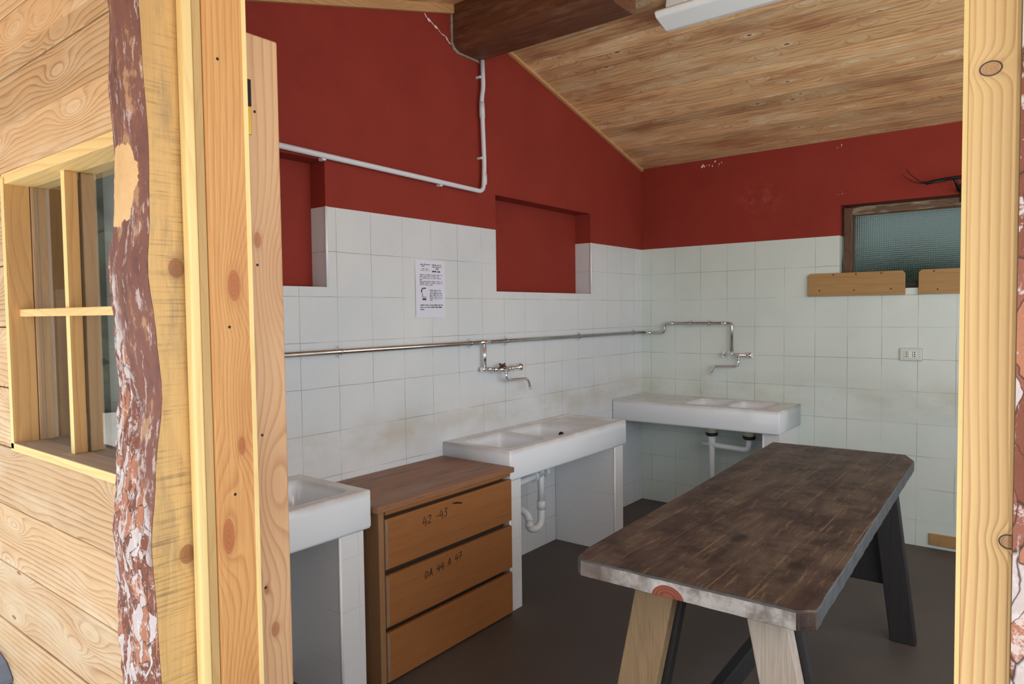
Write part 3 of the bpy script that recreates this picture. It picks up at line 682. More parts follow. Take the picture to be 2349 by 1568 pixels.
sl_ = math.atan(0.258)
lm = thing('fluorescent_lamp', 'white fluorescent batten lamp under the sloping board ceiling', 'lamp', (1.70, -1.62, 2.98))
mt = Matrix.Translation((0.965, -1.535, zr(-1.535) - 0.002)) @ Matrix.Rotation(-sl_, 4, 'X')
t = MB(); t.box(0.05, 1.20, -0.17, -0.03, -0.055, 0.0, 0.004, mat=mt); t.build('housing', M_lamp, lm)
t = MB(); 
pr = [(-0.155, -0.056), (-0.175, -0.064), (-0.185, -0.080), (-0.165, -0.098), (-0.05, -0.098), (-0.01, -0.080), (0.0, -0.040), (-0.01, -0.030), (-0.028, -0.030), (-0.028, -0.056)]
pts = [mt @ Vector((0.0, y, z)) for y, z in pr]; vec = (mt @ Vector((1.25, 0, 0))) - (mt @ Vector((0, 0, 0)))
t.prism(pts, vec, 0.006); t.build('cover', M_lampd, lm)

# ------------------------------------------------------------------ pipes
t0 = thing('conduit_pipe', 'white painted pipe running along the red wall and up to the beam', 'pipe', (0.0, -2.0, 2.15))
t = MB(); t.tube(path([(0.030, -3.72, 2.180), (0.030, -1.935, 2.150), (0.030, -1.925, 2.30), (0.030, -1.94, 2.66), (0.030, -1.925, 2.72), (0.030, -1.930, 2.875)], 0.045), 0.0125); t.build('pipe', M_cond, t0)
for a_, c_, q_ in (((0.030, -1.936, 2.555), (0.030, -1.940, 2.64), 0.0155), ((0.030, -1.9255, 2.25), (0.030, -1.926, 2.19), 0.0145)):
    t = MB(); t.tube([a_, c_], q_); t.build('coupling', M_cond, t0)
for (yy, zz, v_) in ((-3.0, 2.168, 0), (-2.27, 2.156, 0), (-1.927, 2.335, 1), (-1.930, 2.775, 1)):
    t = MB()
    if v_: t.box(0.0, 0.03, yy - 0.024, yy - 0.010, zz - 0.006, zz + 0.006, 0.002)
    else: t.box(0.0, 0.03, yy - 0.010, yy + 0.010, zz - 0.020, zz - 0.008, 0.002); 
    t.build('pipe_clip', M_cond, t0)

def clip(root, p, along, r=0.0145):
    x_, y_, z_ = p; t = MB()
    if along == 'y': t.tube([(x_, y_ - 0.003, z_), (x_, y_ + 0.003, z_)], r); t.box(0.0, x_, y_ - 0.003, y_ + 0.003, z_ - 0.004, z_ + 0.004); t.box(x_ - 0.012, x_ - 0.004, y_ - 0.003, y_ + 0.003, z_ - 0.026, z_ + 0.026, 0.001)
    else: t.tube([(x_ - 0.003, y_, z_), (x_ + 0.003, y_, z_)], r); t.box(x_ - 0.003, x_ + 0.003, y_, 0.0, z_ - 0.004, z_ + 0.004); t.box(x_ - 0.003, x_ + 0.003, y_ + 0.004, y_ + 0.012, z_ - 0.024, z_ + 0.024, 0.001)
    t.build('pipe_clip', M_steel, root)
p1 = thing('water_pipe', 'long dull steel water pipe along the left tiled wall', 'pipe', (0.0, -1.6, 1.315))
t = MB(); t.tube([(0.03, -3.74, 1.317), (0.03, -0.018, 1.315)], 0.0115); t.build('pipe', M_steel, p1)
for yy in (-2.936, -2.06, -1.745, -0.951, -0.177): clip(p1, (0.03, yy, 1.316), 'y')
t = MB(); t.tube([(0.03, -1.985, 1.316), (0.03, -1.905, 1.316)], 0.0145); t.build('tee_fitting', M_chrome, p1)
p2 = thing('water_pipe', 'cranked chrome water pipe on the back wall feeding the right tap', 'pipe', (0.4, 0.0, 1.35))
t = MB(); t.tube(path([(0.030, -0.016, 1.312), (0.045, -0.028, 1.311), (0.205, -0.03, 1.311), (0.212, -0.03, 1.383), (0.729, -0.03, 1.384), (0.729, -0.03, 1.175)], 0.028), 0.0105); t.build('pipe', M_steel, p2)
for a_, c_, q_ in (((0.05, -0.028, 1.311), (0.098, -0.029, 1.311), 0.0148), ((0.265, -0.03, 1.383), (0.285, -0.03, 1.383), 0.017), ((0.655, -0.03, 1.384), (0.69, -0.03, 1.384), 0.0135)):
    t = MB(); t.tube([a_, c_], q_); t.build('pipe_nut', M_chrome, p2)
for xx in (0.424, 0.565): clip(p2, (xx, -0.03, 1.384), 'x')

def cross_handle(root, c, axis, r, m):
    t = MB(); c = Vector(c); ax = Vector(axis).normalized(); u = ax.orthogonal().normalized(); v = ax.cross(u)
    t.tube([c, c + ax * 0.016], 0.008, m=m)
    for k in range(4):
        a_ = k * PI / 2 + PI / 4; d = u * math.cos(a_) + v * math.sin(a_)
        t.tube([c + ax * 0.010, c + ax * 0.012 + d * r * 0.6, c + ax * 0.012 + d * r], 0.004, 8, m=m, rad=[0.0035, 0.0045, 0.006])
        t.sphere(c + ax * 0.012 + d * r, 0.0062, m, 10)
    t.build('tap_handle', None, root)
def round_knob(root, c, axis, m, r=0.017):
    t = MB(); c = Vector(c); ax = Vector(axis).normalized()
    t.tube([c, c + ax * 0.006, c + ax * 0.012, c + ax * 0.034, c + ax * 0.038], 0.01, 18, m=m, rad=[0.009, 0.009, r, r * 1.02, r * 0.8])
    t.build('tap_knob', None, root)
# left tap
a1 = thing('wall_tap', 'chrome wall mixer tap above the middle double sink', 'tap', (0.03, -1.85, 1.17))
t = MB(); t.tube([(0.03, -1.946, 1.302), (0.03, -1.946, 1.178)], 0.0105); t.build('drop_pipe', M_chrome, a1)
t = MB(); t.tube([(0.03, -1.972, 1.166), (0.03, -1.925, 1.166)], 0.0135); t.tube([(0.03, -1.925, 1.165), (0.035, -1.90, 1.162), (0.042, -1.885, 1.160)], 0.012); t.tube([(0.042, -1.885, 1.160), (0.05, -1.845, 1.157)], 0.0165, 6)
t.tube([(0.05, -1.845, 1.157), (0.06, -1.79, 1.155)], 0.0135); t.tube([(0.06, -1.80, 1.155), (0.058, -1.72, 1.158), (0.055, -1.665, 1.160)], 0.010); t.tube([(0.057, -1.74, 1.158), (0.057, -1.722, 1.158)], 0.0155, 6); t.sphere((0.06, -1.795, 1.155), 0.018)
t.build('tap_body', M_chrome, a1)
round_knob(a1, (0.062, -1.795, 1.156), (0.85, -0.5, -0.05), M_chrome, 0.0125)
round_knob(a1, (0.054, -1.688, 1.160), (0.35, 0.9, 0.0), M_chrome, 0.022)
cross_handle(a1, (0.052, -1.815, 1.170), (0.3, -0.3, 0.95), 0.020, M_rust)
t = MB(); t.tube(path([(0.06, -1.795, 1.145), (0.062, -1.79, 1.092), (0.075, -1.60, 1.088), (0.077, -1.585, 1.028)], 0.035), 0.0085); t.tube([(0.0768, -1.5865, 1.036), (0.0772, -1.584, 1.024)], 0.0098); t.tube([(0.06, -1.795, 1.142), (0.061, -1.794, 1.128)], 0.012)
t.build('spout', M_chrome, a1)
# right tap
a2 = thing('wall_tap', 'chrome wall mixer tap with cross handle above the corner sink', 'tap', (0.78, 0.0, 1.16))
t = MB(); t.tube([(0.672, -0.035, 1.160), (0.845, -0.04, 1.158)], 0.0105); t.tube([(0.729, -0.03, 1.178), (0.729, -0.036, 1.158)], 0.012); t.tube([(0.768, -0.04, 1.159), (0.80, -0.04, 1.159)], 0.0135, 6)
for xx in (0.70, 0.84): t.tube([(xx, 0.0, 1.16), (xx, -0.035, 1.16)], 0.010); t.tube([(xx, -0.001, 1.16), (xx, -0.008, 1.16)], 0.020)
t.build('tap_body', M_chrome, a2)
cross_handle(a2, (0.678, -0.036, 1.160), (-1, -0.1, 0), 0.022, M_chrome)
round_knob(a2, (0.846, -0.04, 1.158), (0.95, -0.3, 0.05), M_chrome, 0.021)
t = MB(); t.tube(path([(0.782, -0.042, 1.155), (0.782, -0.044, 1.076), (0.602, -0.055, 1.072), (0.590, -0.056, 1.018)], 0.035), 0.0085); t.tube([(0.782, -0.042, 1.145), (0.782, -0.043, 1.118)], 0.0125); t.tube([(0.5915, -0.056, 1.026), (0.5895, -0.056, 1.014)], 0.0098)
t.build('spout', M_chrome, a2)

# ------------------------------------------------------------------ sinks
def rrect(cx, cy, hx, hy, r, n):
    out = []
    for i in range(n):
        a_ = 2 * PI * (i + 0.5) / n; c_, s_ = math.cos(a_), math.sin(a_)
        # superellipse-like rounded rectangle through corner arcs
        e = 2 / (2 + 10 * (1 - r))
        out.append((cx + hx * math.copysign(abs(c_) ** e, c_), cy + hy * math.copysign(abs(s_) ** e, s_)))
    return out
def sink_mesh(L, Dp, H, zt, bowls, fixed):
    """local frame: u along length 0..L, v depth 0 (wall) .. Dp (front); returns bmesh with z up"""
    b = bmesh.new(); N = 48
    us = [0.0]
    for (u0, u1) in bowls: us.append(u1)
    cells = []
    prev = 0.0
    for k, (u0, u1, v0, v1) in enumerate(fixed):
        nxt = fixed[k + 1][0] if k + 1 < len(fixed) else None
        end = (u1 + nxt) / 2 if nxt is not None else (L if L - u1 < 0.12 else u1 + 0.02)
        cells.append((prev, end, u0, u1, v0, v1)); prev = end
    rest = (prev, L)
    top = zt
    e_ = 0.006
    def ring(pts, z): return [b.verts.new((p[0], p[1], z)) for p in pts]
    for (c0, c1, u0, u1, v0, v1) in cells:
        cx, cy = (u0 + u1) / 2, (v0 + v1) / 2
        inner = rrect(cx, cy, (u1 - u0) / 2, (v1 - v0) / 2, 0.35, N)
        outer = []
        for i in range(N):
            a_ = 2 * PI * (i + 0.5) / N; c_, s_ = math.cos(a_), math.sin(a_)
            m_ = max(abs(c_), abs(s_)); X = c_ / m_; Y = s_ / m_
            ox = cx + (X * (c1 - e_ * (c1 >= L - 0.001) - cx) if X > 0 else -X * ((c0 + e_ * (c0 < 0.001)) - cx)); oy = cy + (Y * (Dp - e_ - cy) if Y > 0 else -Y * (0.0 - cy))
            outer.append((ox, oy))
        # snap to exact corners
        for (qx, qy) in ((c0 + e_ * (c0 < 0.001), 0.0), (c1 - e_ * (c1 >= L - .001), 0.0), (c0 + e_ * (c0 < 0.001), Dp - e_), (c1 - e_ * (c1 >= L - .001), Dp - e_)):
            j = min(range(N), key=lambda i: (outer[i][0] - qx) ** 2 + (outer[i][1] - qy) ** 2); outer[j] = (qx, qy)
        depth = H - 0.02
        shr = lambda f_: [(cx + (p[0] - cx) * f_, cy + (p[1] - cy) * f_) for p in inner]
        loops = [ring(outer, top), ring(inner, top), ring(shr(0.975), top - 0.007), ring(shr(0.93), top - depth * 0.75), ring(shr(0.88), top - depth * 0.94), ring(shr(0.72), top - depth), ring(shr(0.10), top - depth - 0.004)]
        for q, (r0, r1) in enumerate(zip(loops, loops[1:])):
            for i in range(N):
                f = b.faces.new((r0[i], r0[(i + 1) % N], r1[(i + 1) % N], r1[i])); f.smooth = q > 0
        b.faces.new(loops[-1])
    if rest[1] - rest[0] > 0.03:
        x0, x1 = rest; y0, y1 = 0.0, Dp - e_; x1e = x1 - e_
        o = [(x0, y0), (x1e, y0), (x1e, y1), (x0, y1)]; g = 0.03
        i_ = [(x0 + 0.02, y0 + g), (x1e - g, y0 + g), (x1e - g, y1 - g), (x0 + 0.02, y1 - g)]; j_ = [(p[0] * 0.98 + (x0 + x1) / 2 * 0.02, p[1] * 0.97 + Dp / 2 * 0.03) for p in i_]
        A_, B_, C_ = ring(o, top), ring(i_, top), ring(j_, top - 0.006)
        for r0, r1 in ((A_, B_), (B_, C_)):
            for i in range(4): b.faces.new((r0[i], r0[(i + 1) % 4], r1[(i + 1) % 4], r1[i]))
        b.faces.new(C_)
    # rounded apron: ends and front
    prof = [(0.0, 0.0)] + [(e_ * (1 - math.cos(a)), 0) for a in ()]
    loopz = [(e_, top), (e_ * 0.3, top - e_ * 0.3), (0.0, top - e_), (0.0, top - H + e_ * 2), (e_ * 0.5, top - H + 0.003), (e_ * 1.5, top - H)]
    rings = []
    for (ins, z) in loopz:
        rings.append([b.verts.new(p) for p in ((ins, 0, z), (ins, Dp - ins - 0.006, z), (ins + 0.0018, Dp - ins - 0.0018, z), (ins + 0.006, Dp - ins, z), (L - ins - 0.006, Dp - ins, z), (L - ins - 0.0018, Dp - ins - 0.0018, z), (L - ins, Dp - ins - 0.006, z), (L - ins, 0, z))])
    for r0, r1 in zip(rings, rings[1:]):
        for i in range(7):
            f = b.faces.new((r0[i], r0[i + 1], r1[i + 1], r1[i])); f.smooth = True
        b.faces.new((r0[7], r0[0], r1[0], r1[7]))
    b.faces.new(rings[-1])
    return b
def place(b, origin, mode):
    for v in b.verts:
        u, d_, z = v.co
        v.co = Vector((origin[0] + d_, origin[1] + u, z)) if mode == 'A' else Vector((origin[0] + u, origin[1] - d_, z))
    return b
def sink(label, origin, mode, L, Dp, H, zt, fixed, drains):
    root = thing('ceramic_sink', label, 'sink', (origin[0], origin[1], zt - H))
    t = MB(); t.merge(place(sink_mesh(L, Dp, H, zt, [], fixed), origin, mode)); t.build('basin', M_cerdeck, root)
    for (u0, u1, v0, v1) in fixed:
        cu, cv = (u0 + u1) / 2, (v0 + v1) / 2
        p = (origin[0] + cv, origin[1] + cu) if mode == 'A' else (origin[0] + cu, origin[1] - cv)
        t = MB(); t.tube([(p[0], p[1], zt - H + 0.012), (p[0], p[1], zt - H + 0.0195)], 0.032, 20); t.build('drain_strainer', M_chrome, root)
    return root
s2 = sink('white double ceramic sink with drainboard beside the wooden drawers', (0.002, -2.262), 'A', 1.175, 0.449, 0.152, 0.806,
          [(0.045, 0.395, 0.07, 0.405), (0.425, 0.775, 0.07, 0.405)], 1)
t = MB(); t.tube([(0.24, -1.503, 0.755), (0.24, -1.49, 0.752)], 0.016, 18); t.build('overflow_hole', M_holedark, s2)  # dark disc standing in for the shaded inside of the hole
s1 = sink('white ceramic basin at the lower left, partly behind the door frame', (0.002, -3.745), 'A', 0.606, 0.449, 0.152, 0.803, [(0.05, 0.555, 0.06, 0.405)], 1)
s3 = sink('white double ceramic sink in the far corner under the back wall', (0.004, -0.002), 'B', 1.19, 0.468, 0.150, 0.838,
          [(0.03, 0.37, 0.06, 0.42), (0.56, 0.80, 0.06, 0.42), (0.83, 1.13, 0.06, 0.42)][1:] if False else [(0.52, 0.79, 0.07, 0.41), (0.82, 1.085, 0.07, 0.41)], 1)

def pillar(label, x0, x1, y0, y1, z1, group=None, bead=None):
    root = thing('sink_pillar', label, 'support', ((x0 + x1) / 2, (y0 + y1) / 2, 0))
    t = MB(); t.box(x0, x1, y0, y1, 0, z1 - 0.001, 0.002); t.build('tiled_block', M_pil, root)
    t = MB(); t.tube([(bead[0], bead[1], 0.001), (bead[0], bead[1], z1 - 0.002)], 0.006, 8); t.build('corner_bead', M_bead, root)
    return root
pillar('narrow white tiled pillar against the right side of the drawers', 0.002, 0.44, -2.255, -2.163, 0.653, bead=(0.438, -2.255))
pillar('white tiled pillar under the drainboard end of the middle sink', 0.002, 0.44, -1.215, -1.112, 0.653, bead=(0.438, -1.213))
pillar('white tiled pillar under the lower left basin', 0.002, 0.44, -3.285, -3.170, 0.650, bead=(0.436, -3.281))
pillar('white tiled pillar under the right end of the corner sink', 1.075, 1.182, -0.42, -0.002, 0.687, bead=(1.077, -0.418))

# waste pipes
r1 = thing('waste_pipe', 'white plastic trap and waste pipe under the middle sink', 'pipe', (0.25, -1.73, 0.25))
t = MB(); t.tube([(0.25, -1.725, 0.655), (0.25, -1.725, 0.625), (0.25, -1.725, 0.60)], 0.02, 16, rad=[0.030, 0.027, 0.021])
t.tube([(0.25, -1.725, 0.60), (0.25, -1.725, 0.40)], 0.019); t.build('downpipe', M_pvc, r1)
t = MB(); t.tube(path([(0.25, -1.725, 0.405), (0.25, -1.725, 0.262), (0.245, -1.835, 0.262), (0.245, -1.835, 0.36), (0.10, -1.86, 0.40)], 0.054, 8), 0.021, 16)
t.tube([(0.25, -1.725, 0.41), (0.25, -1.725, 0.36)], 0.0245, 16); t.build('trap', M_pvc, r1)
for z_ in (0.330, 0.296):
    t = MB(); t.tube([(0.245, -1.835, z_ + .005), (0.245, -1.835, z_ - .005)], 0.025, 16); t.build('trap_nut', M_pvc, r1)
t = MB(); t.tube([(0.25, -2.05, 0.545), (0.25, -1.70, 0.565)], 0.020, 16); t.tube([(0.25, -1.80, 0.560), (0.25, -1.775, 0.561)], 0.030, 16); t.tube([(0.25, -1.69, 0.566), (0.25, -1.668, 0.567)], 0.030, 16)
t.build('cross_pipe', M_pvc, r1)
r2 = thing('waste_pipe', 'white twin waste pipe with black rings under the corner sink', 'pipe', (0.67, -0.25, 0.0))
t = MB(); t.tube([(0.669, -0.25, 0.605), (0.669, -0.25, 0.56), (0.669, -0.25, 0.54), (0.669, -0.25, 0.0)], 0.02, 16, rad=[0.030, 0.026, 0.0215, 0.020]); t.build('downpipe', M_pvc, r2)
t = MB(); t.tube(path([(0.605, -0.25, 0.543), (0.80, -0.25, 0.535), (0.925, -0.25, 0.528), (0.930, -0.25, 0.60)], 0.045), 0.020, 16); t.build('branch_pipe', M_pvc, r2)
for xx in (0.669, 0.930):
    t = MB(); t.tube([(xx, -0.25, 0.627), (xx, -0.25, 0.690)], 0.040, 20); t.build('drain_nut', M_pvcd, r2)
    t = MB(); t.tube([(xx, -0.25, 0.603), (xx, -0.25, 0.612), (xx, -0.25, 0.627)], 0.04, 20, rad=[0.034, 0.042, 0.042]); t.build('rubber_ring', M_blackr, r2)
r3 = thing('waste_pipe', 'white waste pipe end just showing under the lower left basin', 'pipe', (0.25, -3.42, 0.45))
t = MB(); t.tube(path([(0.25, -3.46, 0.651), (0.25, -3.46, 0.50), (0.02, -3.46, 0.47)], 0.03), 0.02); t.build('downpipe', M_pvc, r3)
t = MB(); t.tube([(0.25, -3.46, 0.56), (0.25, -3.46, 0.53)], 0.03); t.build('trap_nut', M_pvc, r3)

# ------------------------------------------------------------------ chest of drawers
dr = thing('chest_of_drawers', 'brown three-drawer wooden chest with numbers written in marker', 'drawers', (0.24, -2.69, 0.0))
Y0, Y1, XF = -3.112, -2.268, 0.462
t = MB(); t.box(0.004, 0.482, -3.135, Y1, 0.707, 0.733, 0.004, m=M_dtop); t.build('top', None, dr)
t = MB(); t.box(0.004, XF - 0.002, Y0, Y0 + 0.028, 0.0, 0.706, 0.0015); t.build('side_panel', M_dside, dr)
t = MB(); t.box(0.004, XF - 0.040, Y1 - 0.022, Y1 - 0.002, 0.0, 0.706, 0.0015); t.build('side_panel', M_dside, dr)
t = MB(); t.box(0.010, XF - 0.035, Y0 + 0.029, Y1 - 0.023, 0.03, 0.70); t.build('carcass', M_dgroove, dr)
t = MB(); t.box(XF - 0.028, XF + 0.004, Y0 + 0.031, Y1 - 0.014, 0.688, 0.706, 0.003); t.build('rail', M_drawer, dr)
M_dstrip = plain('grey_worn_edge', lin(132, 112, 92), 0.6, var=0.15, scale=30)
for k, (z0, z1) in enumerate(((0.468, 0.670), (0.235, 0.443), (0.012, 0.212))):
    o = MB().box(XF - 0.020, XF, Y0 + 0.031, Y1, z0, z1, 0.0025, seg=2).build('drawer', M_drawer, dr)
    t = MB(); t.box(XF - 0.0005, XF + 0.0006, Y0 + 0.0325, Y0 + 0.046, z0 + 0.003, z1 - 0.003); t.build('worn_edge', M_dstrip, o)
    if k == 0: drawer1 = o
    if k == 1: drawer2 = o
t = MB(); t.box(0.36, 0.40, -2.31, -2.285, 0.0, 0.03); t.build('foot', M_blackr, dr)
def ink(strokes, y0, z0, s, parent, name='writing', slant=0.12, wd=0.0030, x=XF + 0.0003):
    t = MB()
    for st in strokes:
        for (a, c) in zip(st, st[1:]):
            A_ = Vector((x, y0 + (a[0] + a[1] * slant) * s, z0 + a[1] * s)); B_ = Vector((x, y0 + (c[0] + c[1] * slant) * s, z0 + c[1] * s))
            d = (B_ - A_); 
            if d.length < 1e-5: continue
            d.normalize(); n_ = Vector((0, -d.z, d.y)) * wd * 0.5
            A2, B2 = A_ - d * wd * .4, B_ + d * wd * .4
            t.prism([A2 - n_, B2 - n_, B2 + n_, A2 + n_], (0.0006, 0, 0))
    return t.build(name, M_ink, parent)
G = {'4': [[(.25, 1), (.0, .32), (.62, .40)], [(.5, .75), (.48, -.08)]], '2': [[(.05, .78), (.25, 1), (.5, .9), (.48, .6), (.1, .05), (.1, .02), (.6, .1)]],
     '3': [[(.05, .95), (.5, .98), (.22, .6), (.5, .45), (.45, .1), (.05, .0)]], '-': [[(.0, .45), (.28, .45)]],
     'D': [[(.05, .0), (.0, .95)], [(.0, .95), (.5, .75), (.55, .35), (.05, .0)]], 'A': [[(.0, .0), (.3, 1), (.55, .0)], [(.05, .35), (.5, .38)]],
     '7': [[(.0, .95), (.55, 1.0), (.35, .5), (.28, .0)], [(.12, .5), (.6, .52)]]}
def write(txt, y0, z0, s, parent, rise=0.0, adv=0.75):
    u = 0; st = []
    for k, ch in enumerate(txt):
        if ch == ' ': u += 0.7; continue
        for q in G[ch]: st.append([(p[0] + u, p[1] + rise * u) for p in q])
        if k + 1 == len(txt) or txt[k + 1] == ' ':
            ink(st, y0, z0, s, parent); st = []
        u += 0.5 if ch == '-' else adv
write('42 -43', -2.875, 0.594, 0.036, drawer1, rise=0.06, adv=0.78)
write('DA 44 A 47', -2.865, 0.368, 0.030, drawer2, rise=0.10, adv=0.80)
t = MB(); t.prism([(XF + .0002, -2.689, .651), (XF + .0002, -2.66, .648), (XF + .0002, -2.625, .6375), (XF + .0002, -2.628, .633), (XF + .0002, -2.665, .6395), (XF + .0002, -2.69, .646)], (0.0006, 0, 0)); t.build('burn_mark', M_ink, drawer1)

# ------------------------------------------------------------------ table
TB = thing('trestle_table', 'long dark worn plank table with splayed grey wooden legs', 'table', (1.32, -3.20, 0.75))
c_ = [(1.397, -3.095), (1.412, -3.165), (1.432, -3.182), (2.042, -3.176), (2.082, -3.142), (2.020, -1.135), (1.965, -1.000), (1.325, -1.025)]
H_ = 0.05
bt = bmesh.new()
def jit(p, q, n, amp): 
    out = []
    for i in range(n):
        f = i / n; x = p[0] + (q[0] - p[0]) * f; y = p[1] + (q[1] - p[1]) * f
        out.append((x + (random.uniform(-amp, amp) if 0 < i else 0), y + (random.uniform(-amp, amp) if 0 < i else 0)))
    return out
loop = []
for i, p in enumerate(c_):
    q = c_[(i + 1) % len(c_)]; n = {2: 26, 4: 50}.get(i, 3 if i in (0, 1, 3, 5) else 8); loop += jit(p, q, n, 0.0013 if i in (2, 4) else 0.0006)
cen = Vector((1.70, -2.1, 0))
lv = []
for (ins, z) in ((0.0045, 0.75), (0.0, 0.745), (0.0, 0.712), (0.001, 0.702), (0.004, 0.70)):
    r_ = []
    for (x, y) in loop:
        d = Vector((x, y, 0)) - cen; d.normalize(); jj = random.uniform(0, 0.0018) if z > .74 else 0
        r_.append(bt.verts.new((x - d.x * (ins + jj), y - d.y * (ins + jj), z)))
    lv.append(r_)
n = len(loop)
tm = MB(); kT, kE, kS = tm.idx(M_table), tm.idx(M_tedge), tm.idx(M_tside)
bt.faces.new(lv[0]); bt.faces.new(lv[-1][::-1])
for a, c in zip(lv, lv[1:]):
    for i in range(n): bt.faces.new((a[i], a[(i + 1) % n], c[(i + 1) % n], c[i]))
bmesh.ops.recalc_face_normals(bt, faces=bt.faces)
mp = {v: tm.bm.verts.new(v.co) for v in bt.verts}
for f in bt.faces:
    g = tm.bm.faces.new([mp[v] for v in f.verts]); nn = f.normal
    g.material_index = kT if abs(nn.z) > 0.8 else (kE if (nn.y < -0.85) else kS)
    if abs(nn.z) < .8 and f.calc_center_median().x > 2.045 and f.calc_center_median().y < -3.13: g.material_index = kT
bt.free(); tm.build('table_top', None, TB)
def plank(p0, p1, w, th, mat, name, wdir=(1, 0, 0), bevel=0.004):
    """board from p0 to p1 (centre of faces), width w along wdir, thickness th"""
    p0, p1 = Vector(p0), Vector(p1); ax = p1 - p0; wd = Vector(wdir); wd = (wd - ax.normalized() * wd.dot(ax.normalized())).normalized(); nd = ax.normalized().cross(wd)
    b = bmesh.new()
    q = []
    for p in (p0, p1):
        for su, sv in ((-1, -1), (1, -1), (1, 1), (-1, 1)):
            c = p + wd * su * w / 2 + nd * sv * th / 2
            if name.startswith('leg'):   # cut square to floor and top
                c = c - ax.normalized() * ((c.z - p.z) / ax.normalized().z)
            q.append(b.verts.new(c))
    for f in ((0, 1, 2, 3), (4, 7, 6, 5), (0, 4, 5, 1), (1, 5, 6, 2), (2, 6, 7, 3), (3, 7, 4, 0)): b.faces.new([q[i] for i in f])
    bmesh.ops.recalc_face_normals(b, faces=b.faces)
    bmesh.ops.bevel(b, geom=b.edges[:], offset=bevel, segments=2, affect='EDGES', profile=0.5)
    t = MB(); t.merge(b); return t.build(name, mat, TB)
plank((1.617, -3.035, 0.698), (1.475, -3.035, 0.0), 0.120, 0.045, M_tleg2, 'leg')
plank((1.925, -3.035, 0.698), (2.065, -3.035, 0.0), 0.106, 0.045, M_tleg, 'leg')
plank((1.945, -1.46, 0.698), (2.030, -1.46, 0.0), 0.100, 0.05, M_tlegd, 'leg')
plank((1.475, -1.46, 0.698), (1.33, -1.46, 0.0), 0.110, 0.05, M_tlegd, 'leg')
plank((1.50, -1.40, 0.46), (1.96, -1.40, 0.46), 0.47, 0.04, M_tlegd, 'trestle_board', (0, 0, 1))
plank((1.60, -2.93, 0.672), (2.04, -2.93, 0.672), 0.05, 0.07, M_tlegd, 'cleat', (0, 0, 1))
plank((1.63, -2.992, 0.698), (1.497, -2.992, 0.0), 0.120, 0.038, M_tlegd, 'leg_shade_plank')  # dark planks added behind the near legs to imitate their shaded sides
plank((1.945, -2.992, 0.698), (2.085, -2.992, 0.0), 0.106, 0.038, M_tlegd, 'leg_shade_plank')
plank((1.50, -2.96, 0.26), (2.07, -2.96, 0.26), 0.07, 0.03, M_tlegd, 'crossbar', (0, 0, 1))
plank((1.735, -2.945, 0.305), (1.70, -1.43, 0.305), 0.08, 0.035, M_tlegd, 'stretcher', (0, 0, 1))

# ------------------------------------------------------------------ things on the walls
pp = thing('notice_sheet', 'printed notice sheet taped to the left tiled wall', 'notice', (0.001, -2.335, 1.46))
t = MB()
bb = bmesh.new(); g_ = []
for j in range(9):
    g_.append([bb.verts.new((0.0012 + 0.0015 * (1 + math.sin(i * 0.9 + j * 0.5)), -2.443 + 0.214 * i / 6, 1.459 + 0.294 * j / 8)) for i in range(7)])
for a, c in zip(g_, g_[1:]):
    for i in range(6): f = bb.faces.new((a[i], a[i + 1], c[i + 1], c[i])); f.smooth = True
t.merge(bb); t.build('sheet', M_paper, pp)
t = MB(); t2 = MB()
def words(tt, y0, y1, z, h, gap=0.006):
    y = y0
    while y < y1 - 0.006:
        wl_ = min(random.uniform(0.010, 0.032), y1 - y)
        # letters: alternating tall and short marks over a thin base bar
        tt.box(0.0044, 0.0048, y, y + wl_, z, z + h * 0.45)
        q = y
        while q < y + wl_ - 0.002:
            if random.random() < 0.5: tt.box(0.0044, 0.0048, q, q + 0.0016, z - (h * .3 if random.random() < .25 else 0), z + h * random.uniform(.7, 1.0))
            q += 0.0035
        y += wl_ + gap
Y = -2.443; Z = 1.754
words(t2, Y + .035, Y + .105, Z - .026, .006); words(t2, Y + .045, Y + .065, Z - .034, .005); words(t2, Y + .05, Y + .09, Z - .046, .003); words(t2, Y + .04, Y + .10, Z - .054, .003)
words(t, Y + .12, Y + .185, Z - .026, .006); words(t, Y + .12, Y + .19, Z - .036, .005); words(t, Y + .145, Y + .168, Z - .046, .008); words(t, Y + .12, Y + .19, Z - .060, .009)
for k in range(7): words(t, Y + .03, Y + (.195, .17, .195, .05, .195, .195, .12)[k], Z - .077 - .0085 * k, .0035)
for k in range(7): words(t2, Y + .10, Y + (.19 if k < 6 else .12), Z - .155 - .0085 * k, .004)
for k in range(3): words(t, Y + .03, Y + (.195, .195, .06)[k], Z - .232 - .011 * k, .006)
t.tube([(0.0046, Y + .060 + .020 * math.cos(a_), Z - .160 + .016 * math.sin(a_)) for a_ in [PI * (1.15 - .09 * i) for i in range(10)]], .0025, 6)
t.box(.0044, .0048, Y + .045, Y + .048, Z - .190, Z - .172); t.box(.0044, .0048, Y + .045, Y + .075, Z - .190, Z - .188); t2.box(.0044, .0048, Y + .047, Y + .073, Z - .205, Z - .195)
t.build('bold_print', M_ink, pp); t2.build('fine_print', M_print, pp)

